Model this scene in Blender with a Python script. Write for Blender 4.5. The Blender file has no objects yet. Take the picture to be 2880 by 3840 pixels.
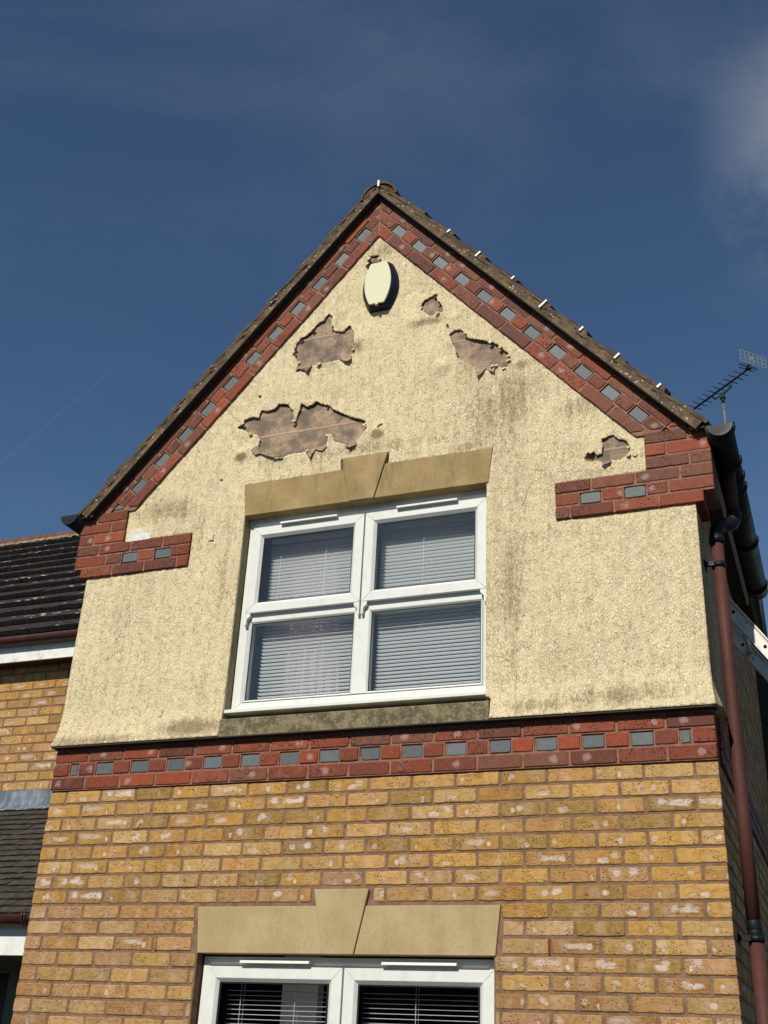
import bpy, math, random
import numpy as np
from mathutils import Vector, Matrix, noise, geometry

random.seed(7)
sc = bpy.context.scene
COL = sc.collection
R = math.radians

# ------------------------------------------------------------------ camera
CAMP = Vector((4.0522, -5.1549, -1.3295))
_yaw, _pit, _rol = -0.39291, 0.46463, 0.05013
fw = Vector((math.sin(_yaw)*math.cos(_pit), math.cos(_yaw)*math.cos(_pit), math.sin(_pit)))
rt = Vector((math.cos(_yaw), -math.sin(_yaw), 0))
up = rt.cross(fw)
r2 = math.cos(_rol)*rt + math.sin(_rol)*up
u2 = -math.sin(_rol)*rt + math.cos(_rol)*up
cam = bpy.data.cameras.new('camera')
camo = bpy.data.objects.new('camera', cam)
COL.objects.link(camo)
camo.matrix_world = Matrix(((r2.x, u2.x, -fw.x, CAMP.x), (r2.y, u2.y, -fw.y, CAMP.y), (r2.z, u2.z, -fw.z, CAMP.z), (0, 0, 0, 1)))
cam.sensor_fit = 'VERTICAL'; cam.sensor_height = 36; cam.lens = 4209.4/3840*36
cam.clip_start = 0.05; cam.clip_end = 5000
sc.camera = camo

# ------------------------------------------------------------------ light
SUN_EL, SUN_AZ = R(38), R(6)                      # azimuth: left of the facade's normal
sd = Vector((-math.sin(SUN_AZ)*math.cos(SUN_EL), -math.cos(SUN_AZ)*math.cos(SUN_EL), math.sin(SUN_EL)))
sun = bpy.data.lights.new('sun', 'SUN'); sun.energy = 4.6; sun.angle = R(0.53); sun.color = (1, .945, .85)
suno = bpy.data.objects.new('sun', sun); COL.objects.link(suno)
suno.rotation_euler = sd.to_track_quat('Z', 'Y').to_euler(); suno.location = (0, -20, 30)

w = bpy.data.worlds.new('World'); sc.world = w; w.use_nodes = True
nt = w.node_tree; nt.nodes.clear()
def wn(t, **k):
    n = nt.nodes.new(t)
    for a, b in k.items(): setattr(n, a, b)
    return n
out = wn('ShaderNodeOutputWorld'); bg = wn('ShaderNodeBackground')
sky = wn('ShaderNodeTexSky', sky_type='NISHITA', sun_disc=False)
sky.sun_elevation = SUN_EL; sky.sun_rotation = math.atan2(sd.x, sd.y)
sky.air_density = 1.0; sky.dust_density = 0.05; sky.ozone_density = 3.0; sky.altitude = 300
bg.inputs[1].default_value = 0.070
tc = wn('ShaderNodeTexCoord')
def wm(op, *a):
    n = wn('ShaderNodeMath', operation=op)
    for i, x in enumerate(a):
        if isinstance(x, (int, float)): n.inputs[i].default_value = x
        else: nt.links.new(x, n.inputs[i])
    return n.outputs[0]
def wvm(op, a, b):
    n = wn('ShaderNodeVectorMath', operation=op)
    for i, x in enumerate((a, b)):
        if isinstance(x, tuple): n.inputs[i].default_value = x
        else: nt.links.new(x, n.inputs[i])
    return n.outputs['Value'] if op == 'DOT_PRODUCT' else n.outputs[0]
def wnoise(vec, scale, detail, rough=.55, dist=0.):
    n = wn('ShaderNodeTexNoise'); nt.links.new(vec, n.inputs['Vector'])
    n.inputs['Scale'].default_value = scale; n.inputs['Detail'].default_value = detail
    n.inputs['Roughness'].default_value = rough; n.inputs['Distortion'].default_value = dist
    return n.outputs[0]
def wmr(v, a, b, c=0., d=1.):
    n = wn('ShaderNodeMapRange', interpolation_type='SMOOTHSTEP'); nt.links.new(v, n.inputs[0])
    for i, x in enumerate((a, b, c, d)): n.inputs[i+1].default_value = x
    return n.outputs[0]
D = tc.outputs['Generated']
st = wvm('MULTIPLY', D, (1.0, 1.0, 2.2))
c1 = wmr(wnoise(st, 2.6, 7, .58, .4), .42, .78)
c2 = wmr(wnoise(st, 5.5, 8, .62, .3), .32, .62)
# a brighter wisp around one part of the sky
dz_ = wvm('DOT_PRODUCT', D, (0., 0., 1.))
wisp = wmr(wvm('DOT_PRODUCT', D, (1., .12, -.12)), -.05, .045)
wisp = wm('MULTIPLY', wisp, wm('MULTIPLY', wmr(dz_, .575, .645), wmr(dz_, .755, .70)))
wisp = wm('MULTIPLY', wisp, c2)
side_ = wmr(wvm('DOT_PRODUCT', D, (1., 0., 0.)), -.62, .02, .25, 1.)
veil = wm('MULTIPLY', wm('ADD', wm('MULTIPLY', c1, .085), .006), side_)
stk = wmr(wnoise(wvm('MULTIPLY', wvm('ADD', D, (0., 0., 0.)), (1.3, 1.6, 3.2)), 2.0, 7, .6, 1.2), .50, .76)
veil = wm('ADD', veil, wm('MULTIPLY', stk, .03))
cl = wm('ADD', veil, wm('MULTIPLY', wisp, .27))
# vapour trail: a great circle, cut off at its upper end
A = Vector((-.6197, .6463, .4452)); B = Vector((-.4986, .6614, .5603))
nrm = A.cross(B).normalized(); tg = (B-A).normalized()
tr = wm('ABSOLUTE', wvm('DOT_PRODUCT', D, tuple(nrm)))
tr = wmr(tr, .0001, .0016, 1, 0)
tr = wm('MULTIPLY', tr, wmr(wvm('DOT_PRODUCT', D, tuple(tg)), B.dot(tg)-.08, B.dot(tg)+.0, 1, 0))
cl = wm('ADD', cl, wm('MULTIPLY', tr, .024))
mx = wn('ShaderNodeMix', data_type='RGBA')
tint = wn('ShaderNodeMix', data_type='RGBA', blend_type='MULTIPLY'); tint.inputs[0].default_value = 1
nt.links.new(sky.outputs[0], tint.inputs[6]); tint.inputs[7].default_value = (.80, .96, 1.04, 1)
nt.links.new(cl, mx.inputs[0]); nt.links.new(tint.outputs[2], mx.inputs[6]); mx.inputs[7].default_value = (8.2, 8.6, 9.2, 1)
nt.links.new(mx.outputs[2], bg.inputs[0]); nt.links.new(bg.outputs[0], out.inputs[0])

sc.view_settings.view_transform = 'Standard'; sc.view_settings.look = 'None'
sc.view_settings.exposure = 0; sc.view_settings.gamma = 1; sc.view_settings.use_curve_mapping = False

# ------------------------------------------------------------------ node helper
def S(h):
    h = h.lstrip('#'); v = [int(h[i:i+2], 16)/255 for i in (0, 2, 4)]
    return tuple(x/12.92 if x <= .04045 else ((x+.055)/1.055)**2.4 for x in v)
class NT:
    def __init__(s, name):
        s.m = bpy.data.materials.new(name); s.m.use_nodes = True
        s.t = s.m.node_tree; s.t.nodes.clear()
        s.o = s.t.nodes.new('ShaderNodeOutputMaterial'); s.b = s.t.nodes.new('ShaderNodeBsdfPrincipled')
        s.t.links.new(s.b.outputs[0], s.o.inputs[0])
        s._tc = None
    def put(s, inp, v):
        if hasattr(v, 'is_linked') or isinstance(v, bpy.types.NodeSocket): s.t.links.new(v, inp)
        elif isinstance(v, tuple) and len(v) == 3 and inp.type == 'RGBA': inp.default_value = (*v, 1)
        else: inp.default_value = v
    def node(s, ty, **k):
        n = s.t.nodes.new(ty)
        for a, b in k.items(): setattr(n, a, b)
        return n
    def co(s):
        if not s._tc: s._tc = s.node('ShaderNodeTexCoord')
        return s._tc.outputs['Object']
    def scaled(s, v, sx, sy, sz): return s.vm('MULTIPLY', v, (sx, sy, sz))
    def vm(s, op, a, b):
        n = s.node('ShaderNodeVectorMath', operation=op); s.put(n.inputs[0], a); s.put(n.inputs[1], b)
        return n.outputs['Value'] if op in ('DOT_PRODUCT', 'LENGTH') else n.outputs[0]
    def ma(s, op, *a):
        n = s.node('ShaderNodeMath', operation=op)
        for i, x in enumerate(a): s.put(n.inputs[i], x)
        return n.outputs[0]
    def cl(s, v):
        n = s.node('ShaderNodeMath', operation='ADD'); n.use_clamp = True; s.put(n.inputs[0], v); n.inputs[1].default_value = 0
        return n.outputs[0]
    def noise(s, v, sc_, det=4, ro=.55, di=0.):
        n = s.node('ShaderNodeTexNoise'); s.put(n.inputs['Vector'], v)
        n.inputs['Scale'].default_value = sc_; n.inputs['Detail'].default_value = det
        n.inputs['Roughness'].default_value = ro; n.inputs['Distortion'].default_value = di
        return n.outputs[0]
    def vor(s, v, sc_, feat='F1', out='Distance', rnd=1.):
        n = s.node('ShaderNodeTexVoronoi', feature=feat); s.put(n.inputs['Vector'], v)
        n.inputs['Scale'].default_value = sc_; n.inputs['Randomness'].default_value = rnd
        return n.outputs[out]
    def mr(s, v, a, b, c=0., d=1.):
        n = s.node('ShaderNodeMapRange', interpolation_type='SMOOTHSTEP'); s.put(n.inputs[0], v)
        for i, x in enumerate((a, b, c, d)): s.put(n.inputs[i+1], x)
        return n.outputs[0]
    def mix(s, f, a, b, bt='MIX'):
        n = s.node('ShaderNodeMix', data_type='RGBA', blend_type=bt)
        s.put(n.inputs[0], f); s.put(n.inputs[6], a); s.put(n.inputs[7], b)
        return n.outputs[2]
    def attr(s, name):
        return s.node('ShaderNodeAttribute', attribute_name=name).outputs['Vector']
    def fac(s, name):
        return s.node('ShaderNodeAttribute', attribute_name=name).outputs['Fac']
    def sep(s, v):
        n = s.node('ShaderNodeSeparateXYZ'); s.put(n.inputs[0], v); return n.outputs
    def comb(s, x, y, z):
        n = s.node('ShaderNodeCombineXYZ')
        for i, v in enumerate((x, y, z)): s.put(n.inputs[i], v)
        return n.outputs[0]
    def bump(s, h, st=1., di=.005, nm=None):
        n = s.node('ShaderNodeBump'); s.put(n.inputs['Height'], h)
        n.inputs['Strength'].default_value = st; n.inputs['Distance'].default_value = di
        if nm: s.put(n.inputs['Normal'], nm)
        return n.outputs[0]
    def fin(s, col, rough=.8, nm=None, metal=0., spec=.5):
        s.put(s.b.inputs['Base Color'], col); s.put(s.b.inputs['Roughness'], rough)
        s.b.inputs['Metallic'].default_value = metal; s.b.inputs['Specular IOR Level'].default_value = spec
        if nm: s.put(s.b.inputs['Normal'], nm)
        return s.m

# ------------------------------------------------------------------ materials
def mat_yellow_brick():
    n = NT('yellow_brick'); P = n.co()
    base = n.attr('bcol'); sd_ = n.sep(n.attr('bseed')); uv = n.sep(n.attr('buv'))
    off = n.vm('SCALE', n.attr('bseed'), (0, 0, 0)); off.node.inputs[3].default_value = 37.
    Q = n.vm('ADD', P, off)
    # vertical kiss-mark bands
    band = n.mr(n.noise(n.comb(n.ma('MULTIPLY', uv[0], 19.), n.ma('MULTIPLY', uv[1], 3.), n.ma('MULTIPLY', sd_[0], 60.)), 1., 1.5, .5), .42, .6)
    darker = n.vm('MULTIPLY', base, (.80, .76, .66))
    col = n.mix(n.ma('MULTIPLY', band, n.ma('MULTIPLY', sd_[1], .75)), base, darker)
    fine = n.noise(Q, 55, 5, .65)
    col = n.mix(1., col, n.comb(n.mr(fine, .2, .8, .8, 1.2), n.mr(fine, .2, .8, .8, 1.19), n.mr(fine, .2, .8, .76, 1.18)), 'MULTIPLY')
    # pinkish fired patches
    pk = n.mr(n.noise(Q, 11, 3, .5), .5, .72)
    col = n.mix(n.ma('MULTIPLY', pk, .40), col, S('#b08560'))
    # pale bloom spots at two places along the brick
    wob = n.ma('MULTIPLY', n.ma('SUBTRACT', n.noise(Q, 60, 4, .7), .5), 1.1)
    white = None
    wob2 = n.ma('MULTIPLY', n.ma('SUBTRACT', n.noise(n.scaled(Q, .6, .6, 1.3), 30, 4, .65), .5), 2.4)
    wsum = n.ma('ADD', wob, wob2)
    # (position seed, radius seed, sign, half length, half height, power, threshold seed, threshold, strength)
    for (a, b, sg, rl, rh, pw, ts, th, stg) in ((0, 2, 1., .014, .0150, 2., 1, .58, .95), (1, 0, -1., .012, .0140, 2.5, 2, .62, .9), (2, 1, .55, .040, .0125, 4., 0, .74, .85), (0, 1, -.8, .022, .024, 3., 2, -1., .22)):
        cu = n.ma('MULTIPLY', n.ma('SUBTRACT', sd_[a], .5), .17*sg)
        rad = n.ma('MULTIPLY_ADD', sd_[b], rl*.9, rl*.6)
        du = n.ma('ABSOLUTE', n.ma('DIVIDE', n.ma('SUBTRACT', uv[0], cu), rad))
        dv = n.ma('ABSOLUTE', n.ma('DIVIDE', n.ma('SUBTRACT', uv[1], n.ma('MULTIPLY', n.ma('SUBTRACT', sd_[b], .5), .024)), rh))
        d = n.ma('ADD', n.ma('POWER', n.ma('ADD', n.ma('POWER', du, pw), n.ma('POWER', dv, pw)), 1/pw), wsum)
        on = n.ma('GREATER_THAN', sd_[ts], th)
        if stg > .5:
            halo = n.ma('MULTIPLY', n.mr(d, 2.0, 1.1), on)
            col = n.mix(n.ma('MULTIPLY', halo, .38), col, n.vm('MULTIPLY', col, (.76, .66, .48)))
        soft = n.ma('MULTIPLY', sd_[b], .5)
        m_ = n.ma('MULTIPLY', n.ma('MULTIPLY', n.mr(d, n.ma('ADD', soft, 1.05), .5), on), n.ma('MULTIPLY', stg, n.ma('MULTIPLY_ADD', sd_[a], .45, .6)))
        white = m_ if white is None else n.ma('MAXIMUM', white, m_)
    whc = n.mix(n.noise(Q, 30, 3), S('#b8a08c'), S('#e2d8cc'))
    col = n.mix(n.ma('MULTIPLY', white, .9), col, whc)
    # black iron spots
    v = n.vor(Q, 95); spot = n.ma('MULTIPLY', n.mr(v, .30, .20), n.mr(n.noise(Q, 13, 2), .46, .58))
    col = n.mix(n.ma('MULTIPLY', spot, .85), col, S('#33241a'))
    crease = n.mr(n.ma('ABSOLUTE', n.ma('SUBTRACT', n.noise(n.scaled(Q, .8, .8, 1.8), 13, 3, .5, .8), .5)), 0, .016)
    h = n.ma('ADD', n.ma('MULTIPLY', n.noise(Q, 70, 6, .7), .5), n.ma('MULTIPLY', crease, .55))
    h = n.ma('ADD', h, n.ma('MULTIPLY', white, -.25)); h = n.ma('ADD', h, n.ma('MULTIPLY', spot, -.4))
    return n.fin(col, .9, n.bump(h, .75, .005), spec=.2)
def mat_red_brick():
    n = NT('red_brick'); P = n.co()
    base = n.attr('bcol'); sd_ = n.sep(n.attr('bseed')); uv = n.sep(n.attr('buv'))
    off = n.vm('SCALE', n.attr('bseed'), (0, 0, 0)); off.node.inputs[3].default_value = 23.
    Q = n.vm('ADD', P, off)
    f = n.noise(Q, 48, 5, .65)
    col = n.mix(1., base, n.comb(n.mr(f, .2, .8, .78, 1.22), n.mr(f, .2, .8, .72, 1.28), n.mr(f, .2, .8, .70, 1.3)), 'MULTIPLY')
    blo = n.mr(n.noise(Q, 15, 3, .6, .6), .52, .76)
    col = n.mix(n.ma('MULTIPLY', blo, n.ma('MULTIPLY_ADD', sd_[1], .5, .05)), col, S('#8a6450'))
    cu = n.ma('MULTIPLY', n.ma('SUBTRACT', sd_[0], .5), .15)
    du = n.ma('DIVIDE', n.ma('SUBTRACT', uv[0], cu), .017); dv = n.ma('DIVIDE', uv[1], .016)
    d = n.ma('ADD', n.ma('SQRT', n.ma('ADD', n.ma('MULTIPLY', du, du), n.ma('MULTIPLY', dv, dv))), n.ma('MULTIPLY', n.ma('SUBTRACT', n.noise(Q, 45, 5, .75), .5), 3.0))
    wh = n.ma('MULTIPLY', n.mr(d, 1.5, .5), n.ma('GREATER_THAN', sd_[2], .66))
    col = n.mix(n.ma('MULTIPLY', wh, .45), col, S('#b3988d'))
    clus = n.ma('MULTIPLY', n.mr(n.noise(Q, 13, 3), .45, .55), n.ma('GREATER_THAN', sd_[1], .40))
    spot = n.ma('MULTIPLY', n.mr(n.ma('ADD', n.vor(Q, 75), n.ma('MULTIPLY', n.noise(Q, 150, 2), .2)), .52, .36), clus)
    col = n.mix(n.ma('MULTIPLY', spot, .88), col, S('#241a1c'))
    h = n.ma('ADD', n.ma('MULTIPLY', n.noise(Q, 50, 6, .65), .6), n.ma('MULTIPLY', spot, -.35))
    return n.fin(col, .72, n.bump(h, .6, .004), spec=.35)
def mat_grey_brick():
    n = NT('blue_grey_brick'); P = n.co(); f = n.noise(P, 42, 6, .7)
    col = n.mix(f, S('#414648'), S('#606768'))
    col = n.mix(1., col, n.attr('bcol'), 'MULTIPLY')
    return n.fin(col, .6, n.bump(n.noise(P, 90, 5, .7), .4, .003))
def mat_noise(name, a, b, sc_=30, det=5, rough=.85, bs=.5, bd=.004, bsc=70, lo=.3, hi=.7, spec=.3, metal=0., st=(1, 1, 1)):
    n = NT(name); P = n.scaled(n.co(), *st)
    col = n.mix(n.mr(n.noise(P, sc_, det, .6), lo, hi), S(a), S(b))
    return n.fin(col, rough, n.bump(n.noise(P, bsc, 5, .65), bs, bd), metal, spec)
def mat_render():
    n = NT('textured_render'); P = n.co()
    W = n.vm('ADD', P, n.scaled(n.comb(n.noise(P, 9, 3), 0., n.noise(n.vm('ADD', P, (5., 3., 1.)), 9, 3)), .03, 0, .03))
    V = n.scaled(W, 1., 1., .27)
    a = n.vor(V, 150, 'DISTANCE_TO_EDGE'); b = n.noise(V, 190, 4, .7, .15); c = n.noise(W, 380, 3, .6)
    blobs = n.mr(n.ma('ADD', b, n.ma('MULTIPLY', n.mr(a, 0, .22), .20)), .42, .78)
    drip = n.noise(n.scaled(W, 1, 1, .16), 60, 5, .68, .1)
    h = n.ma('ADD', n.ma('MULTIPLY', blobs, .8), n.ma('MULTIPLY', c, .25)); h = n.ma('ADD', h, n.ma('MULTIPLY', drip, 1.0))
    pink = n.mr(n.noise(P, 2.2, 4, .6), .45, .7)
    col = n.mix(n.ma('MULTIPLY', pink, .35), S('#f5e3b8'), S('#ecd3ad'))
    # pits and crevices darkened in the colour: held dirt plus painted crevice shade
    pit = n.mr(n.ma('ADD', n.ma('MULTIPLY', blobs, .6), n.ma('MULTIPLY', drip, .5)), .42, .20)
    worm = n.mr(n.ma('ABSOLUTE', n.ma('SUBTRACT', n.noise(n.scaled(W, 1, 1, .42), 78, 3, .6, .35), .5)), .022, .0)
    worm = n.ma('MULTIPLY', worm, n.mr(n.noise(P, 34, 2), .46, .56))
    col = n.mix(n.ma('MULTIPLY', pit, .22), col, S('#b39768'))
    col = n.mix(n.ma('MULTIPLY', worm, .58), col, S('#735d3c'))
    fs_ = n.noise(n.scaled(W, 1, 1, .07), 46, 5, .7)
    col = n.mix(n.ma('MULTIPLY', n.mr(n.ma('ADD', fs_, n.ma('MULTIPLY', n.noise(P, 1.7, 3), .35)), .60, .86), .30), col, S('#b39a70'))
    # water-borne algae and soot, streaked down the wall; strongest where the mask attribute says
    dm = n.fac('dirt')
    streak = n.noise(n.scaled(W, 1, 1, .07), 22, 6, .65, .2)
    spk = n.noise(n.scaled(W, 1, 1, .42), 85, 5, .78, .1)
    dd = n.ma('ADD', n.ma('MULTIPLY', streak, .55), n.ma('MULTIPLY', spk, .68))
    amt = n.mr(n.ma('ADD', dd, n.ma('MULTIPLY', dm, .62)), .73, 1.04)
    dcol = n.mix(n.noise(P, 7, 2), S('#756242'), S('#8a6f52'))
    col = n.mix(n.ma('MULTIPLY', amt, .72), col, dcol)
    h = n.ma('ADD', h, n.ma('MULTIPLY', worm, -.5))
    # hairline cracks
    cr = n.vor(n.vm('ADD', P, n.scaled(n.comb(n.noise(P, 6, 4), 0., n.noise(n.vm('ADD', P, (9., 2., 4.)), 6, 4)), .3, 0, .3)), 1.1, 'DISTANCE_TO_EDGE')
    crm = n.ma('MULTIPLY', n.mr(cr, .0022, .0), n.mr(n.noise(P, 2.4, 2), .50, .56))
    col = n.mix(n.ma('MULTIPLY', crm, .5), col, S('#75644a'))
    h = n.ma('ADD', h, n.ma('MULTIPLY', crm, -1.2))
    return n.fin(col, .92, n.bump(h, .85, .0058), spec=.1)
def mat_substrate():
    n = NT('bare_undercoat'); P = n.co()
    col = n.mix(n.mr(n.noise(P, 9, 5, .65), .35, .65), S('#af977f'), S('#937d67'))
    col = n.mix(n.ma('MULTIPLY', n.mr(n.noise(n.vm('ADD', P, (3., 1., 7.)), 7, 6, .7), .40, .60), .8), col, S('#625a50'))
    col = n.mix(n.ma('MULTIPLY', n.mr(n.noise(P, 55, 5, .75), .56, .7), .5), col, S('#6c5b4f'))
    crk = n.mr(n.vor(n.vm('ADD', P, n.scaled(n.comb(n.noise(P, 14, 4), 0., n.noise(n.vm('ADD', P, (9., 2., 4.)), 14, 4)), .12, 0, .12)), 9., 'DISTANCE_TO_EDGE'), .012, .0)
    col = n.mix(n.ma('MULTIPLY', crk, .5), col, S('#4d4038'))
    z = n.sep(P)[2]; x = n.sep(P)[0]; wob = n.ma('MULTIPLY', n.noise(P, 20, 3), .012)
    jl = None
    for z0 in (2.088, 2.752, 2.528, 1.66):
        d = n.mr(n.ma('ABSOLUTE', n.ma('SUBTRACT', n.ma('ADD', z, wob), z0+.006)), .009, .004)
        jl = d if jl is None else n.ma('MAXIMUM', jl, d)
    col = n.mix(n.ma('MULTIPLY', jl, .8), col, S('#b0907c'))
    h = n.ma('ADD', n.noise(P, 45, 6, .65), n.ma('MULTIPLY', jl, .6))
    return n.fin(col, .92, n.bump(h, .8, .006), spec=.15)
def mat_stone(name, a, b, dark, dm=.4):
    n = NT(name); P = n.co()
    col = n.mix(n.mr(n.noise(P, 4, 5, .6), .35, .65), S(a), S(b))
    g = n.noise(P, 210, 4, .75)
    col = n.mix(1., col, n.comb(n.mr(g, .2, .8,   .72, 1.22), n.mr(g, .2, .8, .72, 1.22), n.mr(g, .2, .8, .72, 1.22)), 'MULTIPLY')
    pit_ = n.mr(n.vor(P, 120), .16, .08); col = n.mix(n.ma('MULTIPLY', pit_, .5), col, S(dark))
    stn = n.mr(n.noise(n.scaled(P, 1, 1, .22), 12, 7, .7), .46, .76)
    col = n.mix(n.ma('MULTIPLY', stn, dm), col, S(dark))
    return n.fin(col, .88, n.bump(n.ma('ADD', n.noise(P, 140, 4, .7), n.noise(P, 12, 3)), .35, .0025), spec=.2)
def mat_sill():
    n = NT('weathered_sill_stone'); P = n.co()
    col = n.mix(n.mr(n.noise(P, 16, 6, .7), .4, .62), S('#5a523e'), S('#85795c'))
    col = n.mix(n.mr(n.noise(P, 60, 4, .7), .52, .7), col, S('#9a9070'))
    lich = n.mr(n.ma('ADD', n.noise(n.scaled(P, 1, 1, 1), 7.5, 2), n.ma('MULTIPLY', n.noise(P, 70, 4), .2)), .80, .86)
    col = n.mix(lich, col, S('#a9811a'))
    return n.fin(col, .9, n.bump(n.noise(P, 90, 6, .7), .7, .004), spec=.2)
def mat_roof(name, a, b, lich, amount, lsc=26, st=(1, 1, 1)):
    n = NT(name); P = n.co(); Q = n.scaled(P, *st)
    col = n.mix(n.mr(n.noise(P, 10, 6, .7), .35, .65), S(a), S(b))
    col = n.mix(n.ma('MULTIPLY', n.mr(n.noise(P, 34, 5, .7), .52, .7), .5), col, S('#2b2723'))
    v = n.vor(Q, lsc); L = n.mr(n.ma('ADD', v, n.ma('MULTIPLY', n.noise(P, 90, 3), .12)), .30, .25)
    L = n.ma('MULTIPLY', L, n.mr(n.noise(n.vm('ADD', Q, (4., 4., 4.)), lsc*.21, 2), amount, amount+.06))
    col = n.mix(n.ma('MULTIPLY', L, .9), col, S(lich))
    h = n.ma('ADD', n.noise(P, 60, 6, .7), n.ma('MULTIPLY', L, .3))
    return n.fin(col, .92, n.bump(h, .8, .006), spec=.2)
def mat_plain(name, c, rough=.5, spec=.5, metal=0., var=.06, bs=.08, bsc=60, grime=0., gcol='#6a675c'):
    n = NT(name); P = n.co(); f = n.noise(P, 14, 4, .6)
    k = n.mr(f, .3, .7, 1-var, 1+var)
    col = n.mix(1., S(c), n.comb(k, k, k), 'MULTIPLY')
    if grime:
        col = n.mix(n.ma('MULTIPLY', n.mr(n.noise(n.scaled(P, 1, 1, .5), 22, 6, .7), .5, .75), grime), col, S(gcol))
    return n.fin(col, n.mr(f, .3, .7, max(rough-.06, .02), rough+.06), n.bump(n.noise(P, bsc, 3), bs, .002), metal, spec)
def mat_glass(name, sweep):
    n = NT(name); t = n.t
    P = n.co()
    gl = n.node('ShaderNodeBsdfGlossy'); gl.inputs['Color'].default_value = (.95, .97, 1, 1); gl.inputs['Roughness'].default_value = .015
    n.put(gl.inputs['Normal'], n.bump(n.noise(P, 3.2, 1.5), .12, .02))
    tr = n.node('ShaderNodeBsdfTransparent'); tr.inputs['Color'].default_value = (.97, .98, .975, 1)
    ge = n.node('ShaderNodeNewGeometry')
    cs = n.ma('ABSOLUTE', n.vm('DOT_PRODUCT', ge.outputs['Normal'], ge.outputs['Incoming']))
    fr = n.ma('MULTIPLY_ADD', n.ma('POWER', n.ma('SUBTRACT', 1., cs), 5.), .93, .07)
    fr = n.ma('MULTIPLY', fr, n.ma('SUBTRACT', 1., ge.outputs['Backfacing']))
    mx_ = n.node('ShaderNodeMixShader')
    n.put(mx_.inputs[0], n.ma('MULTIPLY', fr, sweep))
    t.links.new(tr.outputs[0], mx_.inputs[1]); t.links.new(gl.outputs[0], mx_.inputs[2]); t.links.new(mx_.outputs[0], n.o.inputs[0])
    t.nodes.remove(n.b)
    return n.m
def mat_slat():
    n = NT('translucent_white_slat'); t = n.t
    d = n.node('ShaderNodeBsdfDiffuse'); d.inputs['Color'].default_value = (.86, .87, .87, 1)
    u = n.node('ShaderNodeBsdfTranslucent'); u.inputs['Color'].default_value = (.90, .93, .94, 1)
    m_ = n.node('ShaderNodeMixShader'); m_.inputs[0].default_value = .58
    t.links.new(d.outputs[0], m_.inputs[1]); t.links.new(u.outputs[0], m_.inputs[2]); t.links.new(m_.outputs[0], n.o.inputs[0]); t.nodes.remove(n.b)
    return n.m
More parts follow.
